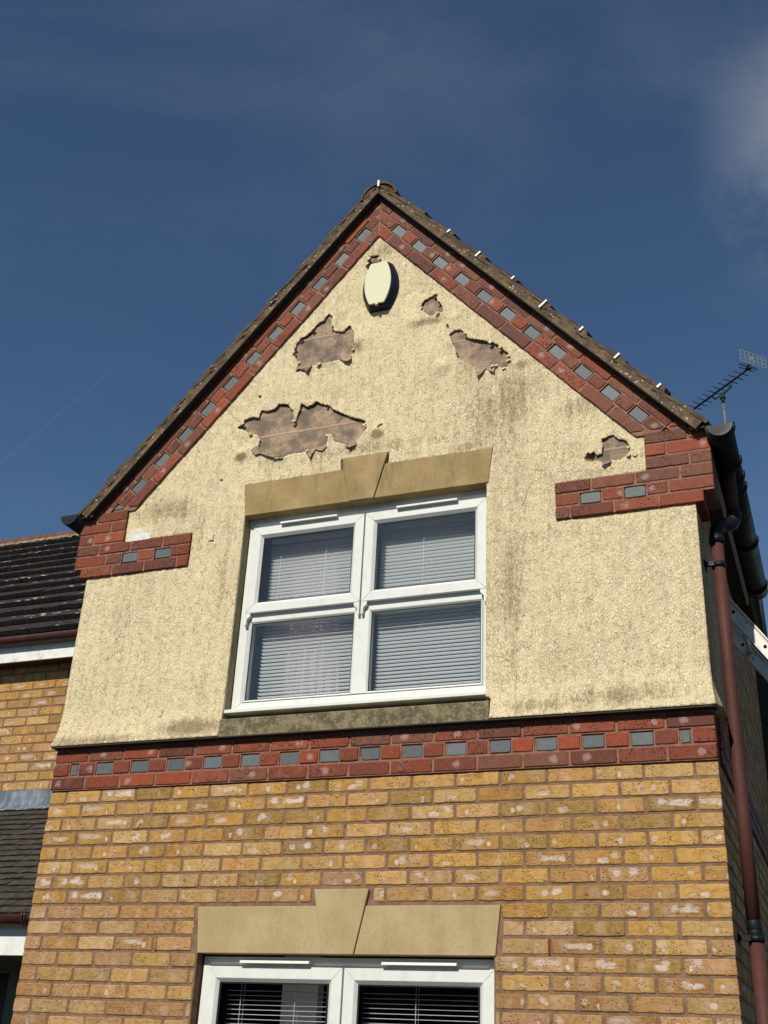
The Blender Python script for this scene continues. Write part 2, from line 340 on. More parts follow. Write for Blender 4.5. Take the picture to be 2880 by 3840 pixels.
MT = dict(
    yb=mat_yellow_brick(), rb=mat_red_brick(), gb=mat_grey_brick(), render=mat_render(), sub=mat_substrate(),
    mortar=mat_noise('brown_mortar', '#6c5442', '#8a6e57', 24, 6, .95, .7, .005, 90),
    rmortar=mat_noise('pink_mortar', '#775243', '#946c59', 30, 6, .95, .7, .004, 110),
    stone=mat_stone('buff_cast_stone', '#a8946a', '#b39f78', '#847552'),
    ostone=mat_stone('ochre_cast_stone', '#957f54', '#a58f66', '#665940', .65),
    sill=mat_sill(), revealm=mat_stone('olive_reveal', '#7d7556', '#948b69', '#4f4a35', .6),  # reveal: olive base with darker streaks and pits
    vmortar=mat_roof('verge_mortar', '#54463a', '#78654f', '#c3b49b', .46, 40),
    tile=mat_roof('brown_concrete_tile', '#4b3e33', '#665543', '#b9aa92', .58, 30),
    dtile=mat_roof('dark_grey_tile', '#2a2725', '#383431', '#cfc9bb', .50, 13, (.55, 1.2, 1)),
    ptile=mat_noise('slate_brown_tile', '#2f2a26', '#4d463e', 16, 6, .9, .9, .006, 60),
    tedge=mat_noise('dark_tile_edge', '#0d0c0a', '#2a251c', 40, 6, .95, .9, .01, 60),  # near-black colour for the lower edges and undersides of the tiles
    black=mat_plain('black_plastic', '#121317', .5, .25),
    brownpl=mat_plain('brown_plastic', '#4a2b26', .42, .4, var=.12),
    pipe=mat_plain('faded_red_brown_plastic', '#50302a', .6, .2, var=.08, grime=.2, gcol='#6e5148'),
    pvc=mat_plain('white_window_plastic', '#d6d7d0', .5, .2, var=.03, grime=.28, gcol='#a9a797'),
    wood=mat_plain('cream_painted_board', '#a9a795', .7, .3, grime=.3),
    soffit=mat_plain('dark_soffit_board', '#3b342d', .8, .2, grime=.4, gcol='#1e1b17'),
    white=mat_plain('peeling_white_paint', '#dcdcd6', .6, .3, grime=.55, gcol='#77766e'),
    lead=mat_noise('lead_sheet', '#485158', '#7a858c', 26, 6, .5, .5, .004, 50, st=(1, 1, .25)),
    alum=mat_plain('weathered_aluminium', '#cdcac0', .5, .4, .1, var=.12, grime=.4, gcol='#85817a'),
    steel=mat_plain('galvanised_steel', '#c2bda8', .3, .5, .8),
    dmetal=mat_plain('dark_anodised_metal', '#1d1f22', .7, .2, .0),
    grid=mat_plain('grey_reflector_metal', '#8d9297', .55, .5, .4),
    navy=mat_plain('navy_plastic', '#0c1730', .5, .25),
    creampl=mat_plain('cream_plastic', '#d4d2b0', .6, .12, var=.015),
    filler=mat_noise('white_filler', '#c9c6bc', '#e2dfd6', 18, 5, .8, .9, .008, 30),
    filler2=mat_noise('cream_filler', '#b5ab90', '#cfc5a8', 18, 5, .8, .9, .008, 30),
    slat=mat_slat(),
    cord=mat_plain('white_cord', '#dddedc', .7, .2),
    pinkc=mat_plain('pink_curtain_cloth', '#ab9298', .9, .1, var=.15),
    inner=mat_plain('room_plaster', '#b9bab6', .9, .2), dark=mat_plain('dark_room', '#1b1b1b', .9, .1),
    gasket=mat_plain('black_gasket', '#0e0e0f', .6, .3),
    weep=mat_plain('red_vent_plastic', '#8a2a1b', .5, .4), green=mat_plain('grey_green_paint', '#5a6052', .55, .4, grime=.3),
    door=mat_plain('brown_door', '#2e1a12', .5, .4), clip=mat_plain('white_clip_plastic', '#d9d6cc', .5, .4),
    ground=mat_noise('tarmac', '#3c3c3b', '#525150', 60, 6, .95, .5, .005, 120),
    leaf=mat_noise('added_hedge_leaves', '#1d2b14', '#33431f', 12, 6, .8, 1., .05, 12),
    glass=mat_glass('window_glass', 1.1))

# ------------------------------------------------------------------ object helpers
def link(name, me, mat=None, parent=None):
    o = bpy.data.objects.new(name, me); COL.objects.link(o)
    for m in (mat if isinstance(mat, (list, tuple)) else [mat] if mat else []): me.materials.append(m)
    if parent is not None:
        o.parent = parent
        o.matrix_parent_inverse = Matrix.Translation(-Vector(parent['_loc'])) if '_loc' in parent else Matrix()
    return o
def thing(name, loc, label, cat, group=None):
    o = bpy.data.objects.new(name, None); COL.objects.link(o); o.location = loc; o['_loc'] = list(loc)
    o.empty_display_size = .1
    o['label'] = label; o['category'] = cat
    if group: o['group'] = group
    return o
class MB:
    def __init__(s): s.v = []; s.f = []; s.mi = []; s.sm = []
    def add(s, vs, fs, mi=0, smooth=False):
        b = len(s.v); s.v += [tuple(x) for x in vs]; s.f += [tuple(b+i for i in f) for f in fs]
        s.mi += [mi]*len(fs); s.sm += [smooth]*len(fs); return s
    def box(s, x0, x1, y0, y1, z0, z1, mi=0):
        return s.add([(x0, y0, z0), (x1, y0, z0), (x1, y1, z0), (x0, y1, z0), (x0, y0, z1), (x1, y0, z1), (x1, y1, z1), (x0, y1, z1)],
                     [(0, 3, 2, 1), (4, 5, 6, 7), (0, 1, 5, 4), (1, 2, 6, 5), (2, 3, 7, 6), (3, 0, 4, 7)], mi)
    def prism(s, poly, y0, y1, mi=0):       # poly in (x,z), CCW seen from -y
        n = len(poly); vs = [(x, y0, z) for x, z in poly]+[(x, y1, z) for x, z in poly]
        fs = [tuple(range(n)), tuple(range(2*n-1, n-1, -1))]+[(i, i+n, (i+1) % n+n, (i+1) % n) for i in range(n)]
        return s.add(vs, fs, mi)
    def hexa(s, a, b, mi=0):                # two quads of 4 points
        return s.add(list(a)+list(b), [(0, 3, 2, 1), (4, 5, 6, 7), (0, 1, 5, 4), (1, 2, 6, 5), (2, 3, 7, 6), (3, 0, 4, 7)], mi)
    def tube(s, pts, r, seg=12, caps=True, mi=0):
        pts = [Vector(p) for p in pts]; n = len(pts); rings = []
        rr = r if isinstance(r, (list, tuple)) else [r]*n
        ref = None
        for i, p in enumerate(pts):
            t = (pts[min(i+1, n-1)]-pts[max(i-1, 0)]).normalized()
            if ref is None: ref = t.orthogonal().normalized()
            a = (ref-t*ref.dot(t)).normalized(); ref = a; b = t.cross(a)
            rings.append([p+(a*math.cos(2*math.pi*k/seg)+b*math.sin(2*math.pi*k/seg))*rr[i] for k in range(seg)])
        vs = [v for g in rings for v in g]; fs = []
        for i in range(n-1):
            for k in range(seg): fs.append((i*seg+k, i*seg+(k+1) % seg, (i+1)*seg+(k+1) % seg, (i+1)*seg+k))
        if caps: fs += [tuple(range(seg-1, -1, -1)), tuple((n-1)*seg+k for k in range(seg))]
        return s.add(vs, fs, mi, True)
    def build(s, name, mat, parent=None, bevel=0.):
        me = bpy.data.meshes.new(name); me.from_pydata(s.v, [], s.f); me.validate(); me.update()
        o = link(name, me, mat, parent)
        if len(me.polygons) == len(s.mi):
            me.polygons.foreach_set('material_index', s.mi); me.polygons.foreach_set('use_smooth', s.sm)
        if bevel:
            m = o.modifiers.new('bevel', 'BEVEL'); m.width = bevel; m.segments = 2; m.limit_method = 'ANGLE'
        return o
def clip_poly(poly, a, b, c):              # keep a*x+b*z<=c
    out = []
    for i in range(len(poly)):
        p, q = poly[i], poly[(i+1) % len(poly)]
        dp, dq = a*p[0]+b*p[1]-c, a*q[0]+b*q[1]-c
        if dp <= 0: out.append(p)
        if dp*dq < 0:
            t = dp/(dp-dq); out.append((p[0]+(q[0]-p[0])*t, p[1]+(q[1]-p[1])*t))
    return out

YC = ['#b38b4d', '#ad8548', '#b58e54', '#a77e45', '#9e7b47', '#b38d5a', '#977946', '#ac8350', '#b69460']
YL = ['#a88153', '#a27a4d', '#ab855a', '#ad885e', '#9d774f', '#ad8954', '#a57f5e', '#a3855a', '#9a764d', '#b39168']
RC = ['#72361f', '#783a23', '#69311e', '#80391d', '#5d2e1e', '#713e28', '#603322', '#843f22', '#6b3f2b', '#76341a']
RH = ['#883819', '#81361b', '#77321d', '#6d311e']
class Bricks:
    """all bricks of one wall, each with its own colour and seed, as one mesh"""
    def __init__(s, frame=None):
        s.v = []; s.f = []; s.col = []; s.seed = []; s.uv = []; s.sm = []; s.mi = []; s.cur = 0
        s.fr = frame or (lambda x, y, z: (x, y, z))
    def brick(s, poly, y=0., depth=.1, col='#b08040', jit=.0014, bev=.003, tilt=.0012, cen=None, br=.10, loc=None):
        if len(poly) < 3: return
        xs = [p[0] for p in poly]; zs = [p[1] for p in poly]
        cx, cz = ((min(xs)+max(xs))/2, (min(zs)+max(zs))/2) if cen is None else cen
        if max(xs)-min(xs) < .012 or max(zs)-min(zs) < .008: return
        ring = []
        n = len(poly)
        for i in range(n):
            p, q = Vector(poly[i]), Vector(poly[(i+1) % n]); L = (q-p).length
            k = max(1, int(L/.022)); e = (q-p)/max(L, 1e-6); nn = Vector((-e.y, e.x))
            for j in range(k):
                o = random.uniform(-1, 1)*jit if j else 0
                pp = p+(q-p)*(j/k)+nn*(o+jit)
                if j == 0:
                    pv = (Vector(poly[i-1])-p).normalized()
                    pp = p+(e+pv)*(jit+.0012)*random.uniform(.4, 1.6)
                ring.append(pp)
        m = len(ring); b = len(s.v); c = Vector((cx, cz))
        tx, tz, ty = (random.uniform(-1, 1)*tilt*8, random.uniform(-1, 1)*tilt*10, random.uniform(-1, 1)*tilt)
        def yy(p): return y+ty+(p.x-cx)*tx*.5+(p.y-cz)*tz*.5
        q_ = .52 if (loc is None and cz < -.60 and cx < 1.06 and random.random() < .85) else 1.; sd3 = (random.random()*q_, random.random()*q_, random.random()*q_); k = 1+random.uniform(-br, br)
        cc = tuple(x*k for x in S(col))
        def push(px, py, pz):
            s.v.append(s.fr(px, py, pz)); s.col.append(cc); s.seed.append(sd3)
            if loc: s.uv.append((*loc(px, pz), 0))
            else: s.uv.append((px-cx, pz-cz, 0))
        for p in ring: push(p.x, y+depth, p.y)
        for p in ring: push(p.x, yy(p)+bev, p.y)
        ins = []
        for p in ring:
            d = (c-p); d = Vector((math.copysign(min(abs(d.x), bev*1.1), d.x), math.copysign(min(abs(d.y), bev*1.1), d.y))); ins.append(p+d)
        for p in ins: push(p.x, yy(p), p.y)
        for i in range(m):
            j = (i+1) % m
            s.f.append((b+i, b+m+i, b+m+j, b+j)); s.sm.append(False)
            s.f.append((b+m+i, b+2*m+i, b+2*m+j, b+m+j)); s.sm.append(True)
        s.f.append(tuple(b+2*m+i for i in range(m))); s.sm.append(False)
        s.mi += [(1 if col == '#ffffff' else 0)]*(2*m+1)
    def rect(s, x0, x1, z0, z1, **k): s.brick([(x0, z0), (x1, z0), (x1, z1), (x0, z1)], **k)
    def build(s, name, mat, parent=None):
        me = bpy.data.meshes.new(name); me.from_pydata(s.v, [], s.f); me.update()
        for nm, d in (('bcol', s.col), ('bseed', s.seed), ('buv', s.uv)):
            a = me.attributes.new(nm, 'FLOAT_VECTOR', 'POINT'); a.data.foreach_set('vector', np.array(d, dtype=np.float32).ravel())
        me.polygons.foreach_set('use_smooth', [False]*len(s.sm))
        o = link(name, me, mat, parent); me.polygons.foreach_set('material_index', s.mi); return o
def tone(z, x):      # upper courses yellower, lower ones tan
    k = (-.55-z)/.25+random.uniform(-.6, .6)-(1.2 if x > 1.2 else 0)*(random.random() < .6)
    return random.choice(YL if k > 0 else YC)
def courses(B, x0, x1, zt, n0, n1, holes=(), half_odd=True, tonef=tone, clipf=None, y=0., jit=.0016):
    """stretcher courses n0..n1 (counted down from zt), cut round the holes [(xa,xb,za,zb)]"""
    for n in range(n0, n1):
        z1 = zt-.075*(n-1)-.010; z0 = zt-.075*n
        x = x0; first = ((n % 2 == 1) == half_odd)
        while x < x1-.02:
            L = .1025 if first else .215
            first = False
            xe = min(x+L, x1)
            segs = [(x, xe)]
            for (xa, xb, za, zb) in holes:
                if z0 < zb-.012 and z1 > za+.012:
                    ns = []
                    for a, b in segs:
                        if b <= xa or a >= xb: ns.append((a, b)); continue
                        if a < xa-.015: ns.append((a, xa-.008))
                        if b > xb+.015: ns.append((xb+.008, b))
                    segs = ns
            for a, b in segs:
                if b-a > .02:
                    c = tonef((z0+z1)/2, a)
                    poly = [(a+random.uniform(-.0015, .0015), z0), (b+random.uniform(-.0015, .0015), z0), (b, z1), (a, z1)]
                    if clipf: poly = clipf(poly)
                    B.brick(poly, y=y+random.uniform(-.0012, .0012), col=c, jit=jit)
            x += L+.010

GZ = -3.0
# ------------------------------------------------------------------ the house
house = thing('brick_house', (1.795, 2.0, GZ), 'gabled house front with peeling cream render above yellow brick, filling the middle of the photo', 'house')
W = 3.59
LW = (1.045, 2.540, -3.0, -.835)                   # lower window hole (down past the frame of the photo)
UW = (1.045, 2.512, .36, 1.56)
LWB = -2.15
Bk = Bricks()
holes = [(1.045, 2.548, LWB, -.83), (1.016, 2.585, -.835, -.612), (1.645, 1.95, -.62, -.536)]
courses(Bk, 0, W, 0, 1, 41, holes)
Bk.build('brick_wall', MT['yb'], house)
# mortar bed of the front
mb = MB()
for (a, b, c, d) in ((0.004, 1.041, GZ, -.004), (2.552, W-.004, GZ, -.004), (1.041, 2.552, -.62, -.004), (1.041, 2.552, GZ, LWB)):
    mb.box(a, b, .0045, .1, c, d)
mb.build('mortar', MT['mortar'], house)
# weep vents
for x in (.802, 2.802):
    m = MB(); m.box(x-.005, x+.005, -.001, .02, -.826, -.762)
    for k in range(11): m.box(x-.0045, x+.0045, -.003, -.001, -.824+k*.006, -.8215+k*.006)
    m.build('weep_vent', MT['weep'], house)
# --- red string course
def red(): return random.choice(RC)
Rb = Bricks(); Gb = Rb
for z0 in (0, .15):
    for i in range(16): Rb.rect(i*.225, i*.225+.215, z0, z0+.065, y=-.012, col=red(), jit=.0008)
rm = MB(); rm.box(0.003, W-.003, -.007, .1, -.004, .0705); rm.box(.003, W-.003, -.007, .1, .1445, .226); rm.box(.003, W-.003, .001, .1, .0705, .1445)
cells = [(0, .1025)]+[(.169, .271)]+[(.394+.225*i, .4965+.225*i) for i in range(13)]+[(3.319, 3.421), (3.4875, W)]
for i, (a, b) in enumerate(cells):
    Rb.rect(a, b, .075, .14, y=-.012+random.uniform(-.002, .001), col=random.choice(RH), jit=.0008)
    rm.box(max(a-.006, .003), min(b+.006, W-.003), -.006, .1, .0705, .1445)
gc = [(.1165, .158)]+[(.284+.225*i, .387+.225*i) for i in range(14)]+[(3.434, 3.4775)]
for a, b in gc:
    Gb.rect(a, b, .076, .138, y=-.003+random.uniform(-.002, .0015), col='#ffffff', jit=.0010, br=.22)
Rb.build('red_brick_band', [MT['rb'], MT['gb']], house)
rm.build('band_mortar', MT['rmortar'], house)

# --- kneelers
def kneeler(mir):
    X = (lambda x: W-x) if mir else (lambda x: x)
    A = Bricks(); G = A; m = MB()
    def put(B_, a, b, r, **k):
        z0 = 1.275+.0735*r
        pa, pb = sorted((X(a), X(b)))
        out_ = a < 0
        B_.rect(pa, pb, z0, z0+.0635, depth=.22 if out_ else .12, **k)
    rows = [[(-.045, .170), (.180, .395), (.405, .620), (.630, .702)],
            [(-.100, .115), (.125, .2275), 'g', (.3525, .455), 'g', (.580, .702)],
            [(-.100, .055), (.065, .280), (.290, .505), (.515, .702)],
            [(-.100, .0025), (.0125, .2275)], [(-.100, .115), (.125, .2275)], [(-.100, .0025), (.0125, .2275)]]
    for r, row in enumerate(rows):
        xg = None
        for i, c in enumerate(row):
            if c == 'g':
                a = row[i-1][1]+.009; b = row[i+1][0]-.009
                put(G, a, b, r, y=-.0205, col='#ffffff', jit=.0010, br=.22)
            else: put(A, c[0], c[1], r, y=-.03+random.uniform(-.0015, .0015), col=red(), jit=.001)
    for r in range(6):
        xo = (-.042 if r == 0 else -.097); xi = .699 if r < 3 else .2245
        a, b = sorted((X(xo), X(xi))); z0 = 1.275+.0735*r
        if r != 1: m.box(a, b, -.025, .215, z0+.002 if r == 0 else z0-.01, z0+.064)
        else:
            for u, v in ((-.097, .2335), (.3465, .461), (.574, .699)):
                a, b = sorted((X(u), X(v))); m.box(a, b, -.025, .215, z0-.01, z0+.0638)
            a, b = sorted((X(.2335), X(.574))); m.box(a, b, -.0135, .215, z0-.01, z0+.0638)
    k = A.build('kneeler', [MT['rb'], MT['gb']], house); m.build('kneeler_mortar', MT['rmortar'], k)
kneeler(False); kneeler(True)

# --- raking bands under the verge
SL = 1.145; TH = math.atan(SL); CT, ST = math.cos(TH), math.sin(TH)
AX, AZ = 1.795, 3.752
def rake_pt(side, s_, n_):     # s down the slope from the apex, n outwards
    return (AX+side*(s_*CT+n_*ST), AZ-s_*ST+n_*CT)
def rake(side):
    A = Bricks(); G = A; m = MB()
    ph = .321 if side > 0 else .275
    def put(B_, s0, s1, n0, n1, **k):
        P_ = [rake_pt(side, *q) for q in ((s0, n0), (s1, n0), (s1, n1), (s0, n1))]
        if side < 0: P_ = P_[::-1]
        P_ = clip_poly(P_, -side, 0, -side*(AX+side*.005)); P_ = clip_poly(P_, 0, -1, -1.722)
        sm, nm = (s0+s1)/2, (n0+n1)/2
        def loc(x, z):
            dx, dz = (x-AX)*side, z-AZ
            return (dx*CT-dz*ST-sm, dx*ST+dz*CT-nm)
        B_.brick(P_, loc=loc, **k)
    for (n0, n1, o) in ((-.0575, .004, .02), (-.2025, -.1375, -.06)):
        s_ = -.3+o
        while s_ < 2.9:
            put(A, s_, s_+.215, n0, n1, y=-.03+random.uniform(-.002, .002), col=red(), jit=.0014, depth=.12); s_ += .225
    i = -2
    while ph+i*.2145 < 2.8:
        c = ph+i*.2145
        if i >= 0: put(G, c-.0505, c+.0505, -.1290, -.0655, y=-.019, col='#ffffff', jit=.0010, br=.22, depth=.1)
        lo, hi = c+.0585, c+.156
        if i < 0: lo, hi = c+.0585-.12*(i == -1), c+.156
        put(A, lo, hi, -.1275, -.0655, y=-.03+random.uniform(-.002, .001), col=red(), jit=.0014, depth=.12)
        P_ = [rake_pt(side, *q) for q in ((lo-.006, -.134), (hi+.006, -.134), (hi+.006, -.061), (lo-.006, -.061))]
        if side < 0: P_ = P_[::-1]
        P_ = clip_poly(P_, -side, 0, -side*AX); P_ = clip_poly(P_, 0, -1, -1.70)
        if len(P_) > 2: m.prism(P_, -.025, .09)
        i += 1
    for (n0, n1, y) in ((-.063, .01, -.0255), (-.2015, -.1325, -.0255), (-.14, -.058, -.0135)):
        P_ = [rake_pt(side, *q) for q in ((-.5, n0), (3.2, n0), (3.2, n1), (-.5, n1))]
        if side < 0: P_ = P_[::-1]
        P_ = clip_poly(P_, -side, 0, -side*AX); P_ = clip_poly(P_, 0, -1, -1.70)
        P_ = clip_poly(P_, side, 0, side*(AX+side*1.80))
        m.prism(P_, y, .095)
    k = A.build('raking_band', [MT['rb'], MT['gb']], house); m.build('band_mortar', MT['rmortar'], k)
rake(1); rake(-1)

# --- wall core (undercoat behind the render)
m = MB()
core = [(.0, .23), (1.045, .23), (1.045, 1.56), (1.02, 1.77), (2.52, 1.77), (2.492, 1.56), (2.492, .23), (W, .23), (W, 1.72), (AX, 3.72), (0, 1.72)]
m.prism([(0, .23), (1.045, .23), (1.045, 1.74), (0, 1.74)], -.0005, .1)
m.prism([(2.512, .23), (W, .23), (W, 1.74), (2.512, 1.74)], -.0005, .1)
m.prism([(1.045, 1.58), (2.512, 1.58), (2.512, 1.74), (1.045, 1.74)], -.0005, .1)
m.prism([(0.02, 1.74), (W-.02, 1.74), (AX, 3.76)], -.0005, .1)
m.build('undercoat', MT['sub'], house)
POLY = {
'P1':[(0.922,2.184),(0.956,2.188),(0.967,2.226),(1.026,2.236),(1.062,2.221),(1.076,2.276),(1.122,2.262),(1.175,2.273),(1.197,2.3),(1.262,2.283),(1.274,2.255),(1.293,2.236),(1.309,2.146),(1.317,2.125),(1.324,2.184),(1.343,2.242),(1.345,2.272),(1.391,2.241),(1.429,2.252),(1.448,2.271),(1.477,2.248),(1.535,2.227),(1.556,2.198),(1.634,2.148),(1.692,2.113),(1.739,2.094),(1.782,2.067),(1.769,2.055),(1.789,2.022),(1.768,1.991),(1.738,1.957),(1.726,1.926),(1.695,1.921),(1.662,1.936),(1.62,1.953),(1.582,1.969),(1.569,2.016),(1.522,2.027),(1.542,2.001),(1.532,1.953),(1.505,1.933),(1.463,1.938),(1.417,1.928),(1.361,1.923),(1.295,1.929),(1.258,1.917),(1.2,1.92),(1.159,1.946),(1.118,1.973),(1.068,1.981),(1.05,2.009),(1.083,2.024),(1.088,2.068),(1.064,2.108),(1.025,2.11),(0.981,2.143),(0.929,2.167)],
'P2':[(1.264,2.67),(1.273,2.721),(1.296,2.76),(1.339,2.775),(1.372,2.802),(1.396,2.836),(1.425,2.859),(1.451,2.863),(1.462,2.89),(1.483,2.91),(1.507,2.885),(1.506,2.841),(1.514,2.791),(1.533,2.767),(1.586,2.751),(1.606,2.77),(1.63,2.789),(1.645,2.762),(1.665,2.719),(1.672,2.669),(1.672,2.603),(1.657,2.569),(1.633,2.555),(1.582,2.547),(1.532,2.538),(1.463,2.538),(1.398,2.542),(1.309,2.563),(1.298,2.586),(1.272,2.63)],
'P3':[(2.279,2.582),(2.314,2.605),(2.35,2.602),(2.377,2.571),(2.386,2.533),(2.43,2.513),(2.483,2.491),(2.535,2.47),(2.578,2.441),(2.595,2.412),(2.638,2.373),(2.637,2.275),(2.612,2.27),(2.582,2.286),(2.565,2.304),(2.51,2.291),(2.441,2.315),(2.379,2.362),(2.335,2.396),(2.321,2.47),(2.298,2.516)],
'P4':[(2.095,2.824),(2.117,2.867),(2.162,2.883),(2.185,2.905),(2.195,2.854),(2.229,2.803),(2.239,2.753),(2.194,2.748),(2.171,2.731),(2.134,2.756),(2.115,2.787)],
'P5':[(3.048,1.623),(3.067,1.65),(3.101,1.645),(3.111,1.626),(3.138,1.634),(3.147,1.675),(3.141,1.719),(3.171,1.727),(3.202,1.739),(3.23,1.704),(3.266,1.694),(3.283,1.661),(3.276,1.603),(3.238,1.58),(3.187,1.584),(3.15,1.573),(3.106,1.597),(3.076,1.593),(3.055,1.609)],
'P6':[(1.725,3.201),(1.727,3.253),(1.739,3.302),(1.794,3.293),(1.808,3.244),(1.799,3.194),(1.746,3.173)],
'H1':[(1.046,2.388),(1.063,2.385),(1.068,2.37),(1.057,2.363),(1.046,2.372)],
'H2':[(1.857,2.01),(1.865,2.03),(1.883,2.036),(1.89,2.023),(1.875,2.014),(1.864,1.999)],
'H3':[(2.261,2.661),(2.272,2.654),(2.278,2.629),(2.269,2.62),(2.263,2.637)],
'H4':[(0.84,1.831),(0.86,1.832),(0.864,1.818),(0.847,1.816)],
'F1':[(1.417,1.933),(1.463,1.938),(1.531,1.958),(1.542,1.937),(1.512,1.911),(1.469,1.928),(1.45,1.894),(1.443,1.866),(1.424,1.898)],
'F2':[(1.044,2.02),(1.083,2.024),(1.117,1.978),(1.158,1.951),(1.199,1.93),(1.257,1.925),(1.253,1.914),(1.21,1.911),(1.166,1.928),(1.109,1.959),(1.071,1.956),(1.039,1.996)],
'F3':[(1.666,1.941),(1.726,1.93),(1.739,1.943),(1.727,1.911),(1.696,1.897),(1.663,1.915)],
'F4':[(1.304,2.571),(1.397,2.547),(1.387,2.511),(1.377,2.483),(1.348,2.51),(1.317,2.523),(1.284,2.521),(1.299,2.548)],
'F5':[(1.578,2.549),(1.632,2.56),(1.658,2.559),(1.664,2.525),(1.646,2.503),(1.62,2.515)],
'F6':[(2.439,2.317),(2.51,2.296),(2.565,2.307),(2.557,2.244),(2.523,2.273),(2.508,2.289),(2.484,2.256),(2.459,2.237),(2.448,2.278)],
'F7':[(3.135,1.567),(3.187,1.584),(3.183,1.568),(3.149,1.549)],
'W1':[(0.241,1.483),(0.243,1.528),(0.263,1.551),(0.302,1.569),(0.344,1.563),(0.368,1.537),(0.412,1.519),(0.413,1.49),(0.384,1.484),(0.309,1.484)],
'W2':[(0.805,1.455),(0.822,1.471),(0.848,1.461),(0.853,1.423),(0.822,1.421)],
'W3':[(3.298,1.608),(3.313,1.615),(3.325,1.595),(3.313,1.582),(3.297,1.591)],
'W4':[(0.63,0.404),(0.65,0.427),(0.669,0.41),(0.667,0.377),(0.645,0.37)],
'W5':[(2.992,0.387),(3.006,0.395),(3.02,0.381),(3.014,0.365),(2.997,0.369)],
}
HOLEN = ['P1', 'P2', 'P3', 'P4', 'P5', 'P6', 'H1', 'H2', 'H3', 'H4']
def rough(poly, step=.009, amp=.0045, seed=0):
    out = []
    for i in range(len(poly)):
        p, q = Vector(poly[i]), Vector(poly[(i+1) % len(poly)]); L = (q-p).length
        k = max(1, int(round(L/step))); e = (q-p)/max(L, 1e-6); nn = Vector((-e.y, e.x))
        for j in range(k):
            pt = p+(q-p)*(j/k)
            a = noise.noise(Vector((pt.x*70, pt.y*70, seed)))*amp*1.6+noise.noise(Vector((pt.x*190, pt.y*190, seed+9)))*amp*.8
            pt = pt+nn*a
            out.append((pt.x, pt.y))
    return out
def pip(px, pz, poly):
    x = np.array([p[0] for p in poly]); z = np.array([p[1] for p in poly]); c = np.zeros(len(px), bool); j = len(x)-1
    for i in range(len(x)):
        with np.errstate(divide='ignore', invalid='ignore'):
            c ^= ((z[i] > pz) != (z[j] > pz)) & (px < (x[j]-x[i])*(pz-z[i])/(z[j]-z[i]+1e-12)+x[i])
        j = i
    return c
def dist_poly(px, pz, poly):
    d = np.full(len(px), 9.)
    for i in range(len(poly)):
        a, b = poly[i], poly[(i+1) % len(poly)]; ex, ez = b[0]-a[0], b[1]-a[1]; L2 = ex*ex+ez*ez+1e-12
        t = np.clip(((px-a[0])*ex+(pz-a[1])*ez)/L2, 0, 1)
        d = np.minimum(d, np.hypot(px-a[0]-t*ex, pz-a[1]-t*ez))
    return d
RZ = .236
outer = [(-.002, RZ), (1.047, RZ), (1.047, .345), (1.045, .36), (1.045, 1.553), (1.022, 1.765), (1.642, 1.765), (1.638, 1.84), (1.936, 1.84), (1.934, 1.765),
         (2.546, 1.765), (2.516, 1.553), (2.512, 1.553), (2.512, .36), (2.54, .345), (2.54, RZ), (3.592, RZ), (3.592, 1.277), (2.89, 1.277), (2.888, 1.492), (3.362, 1.492),
         (3.362, 1.716), (3.318, 1.722), (1.795, 3.46), (.272, 1.722), (.228, 1.716), (.228, 1.492), (.702, 1.492), (.702, 1.277), (-.002, 1.277)]
def subdiv(poly, step):
    o = []
    for i in range(len(poly)):
        p, q = Vector(poly[i]), Vector(poly[(i+1) % len(poly)]); k = max(1, int((q-p).length/step))
        for j in range(k):
            t = p+(q-p)*(j/k); o.append((t.x, t.y))
    return o
outer = subdiv(outer, .010)
holes_ = [rough(POLY[k], seed=i*3, amp=(.0034 if k[0] == 'P' else .001)) for i, k in enumerate(HOLEN)]
st_ = .0095
gx, gz = np.meshgrid(np.arange(.0, 3.6, st_), np.arange(.24, 3.46, st_))
rng = np.random.default_rng(3)
gx = (gx+rng.uniform(-.3, .3, gx.shape)*st_).ravel(); gz = (gz+rng.uniform(-.3, .3, gz.shape)*st_).ravel()
keep = pip(gx, gz, outer)
for h in holes_: keep &= ~pip(gx, gz, h)
gx, gz = gx[keep], gz[keep]
dd = dist_poly(gx, gz, outer); dh = np.full(len(gx), 9.)
for h in holes_: dh = np.minimum(dh, dist_poly(gx, gz, h))
kk = (dd > .004) & (dh > .004); gx, gz = gx[kk], gz[kk]
pts = []; edges = []
for pl in [outer]+holes_:
    b = len(pts); pts += [Vector(p) for p in pl]; edges += [(b+i, b+(i+1) % len(pl)) for i in range(len(pl))]
pts += [Vector((float(a), float(b))) for a, b in zip(gx, gz)]
vo, eo, fo, ov, oe, of = geometry.delaunay_2d_cdt(pts, edges, [], 0, 1e-6)
vx = np.array([v.x for v in vo]); vz = np.array([v.y for v in vo])
F = np.array([f for f in fo if len(f) == 3]); cx = vx[F].mean(1); cz = vz[F].mean(1)
ins = pip(cx, cz, outer)
for h in holes_: ins &= ~pip(cx, cz, h)
F = F[ins]
dP = np.full(len(vx), 9.); ab = np.zeros(len(vx))
for h, k in zip(holes_, HOLEN):
    if k[0] == 'P': dP = np.minimum(dP, dist_poly(vx, vz, h))
t = np.zeros(len(vx))
BUL = [(.975, 1.985, .045, .018), (1.845, 1.985, .05, .022), (1.705, 2.66, .05, .02), (2.06, 2.735, .06, .014), (2.24, 2.36, .05, .02), (2.77, 2.19, .07, .008), (2.31, 2.70, .03, .01),
       (1.20, 2.40, .12, .006), (2.62, 2.22, .06, .01), (3.05, 1.72, .05, .007), (1.0, 2.12, .05, .008), (2.08, 2.13, .16, .006)]
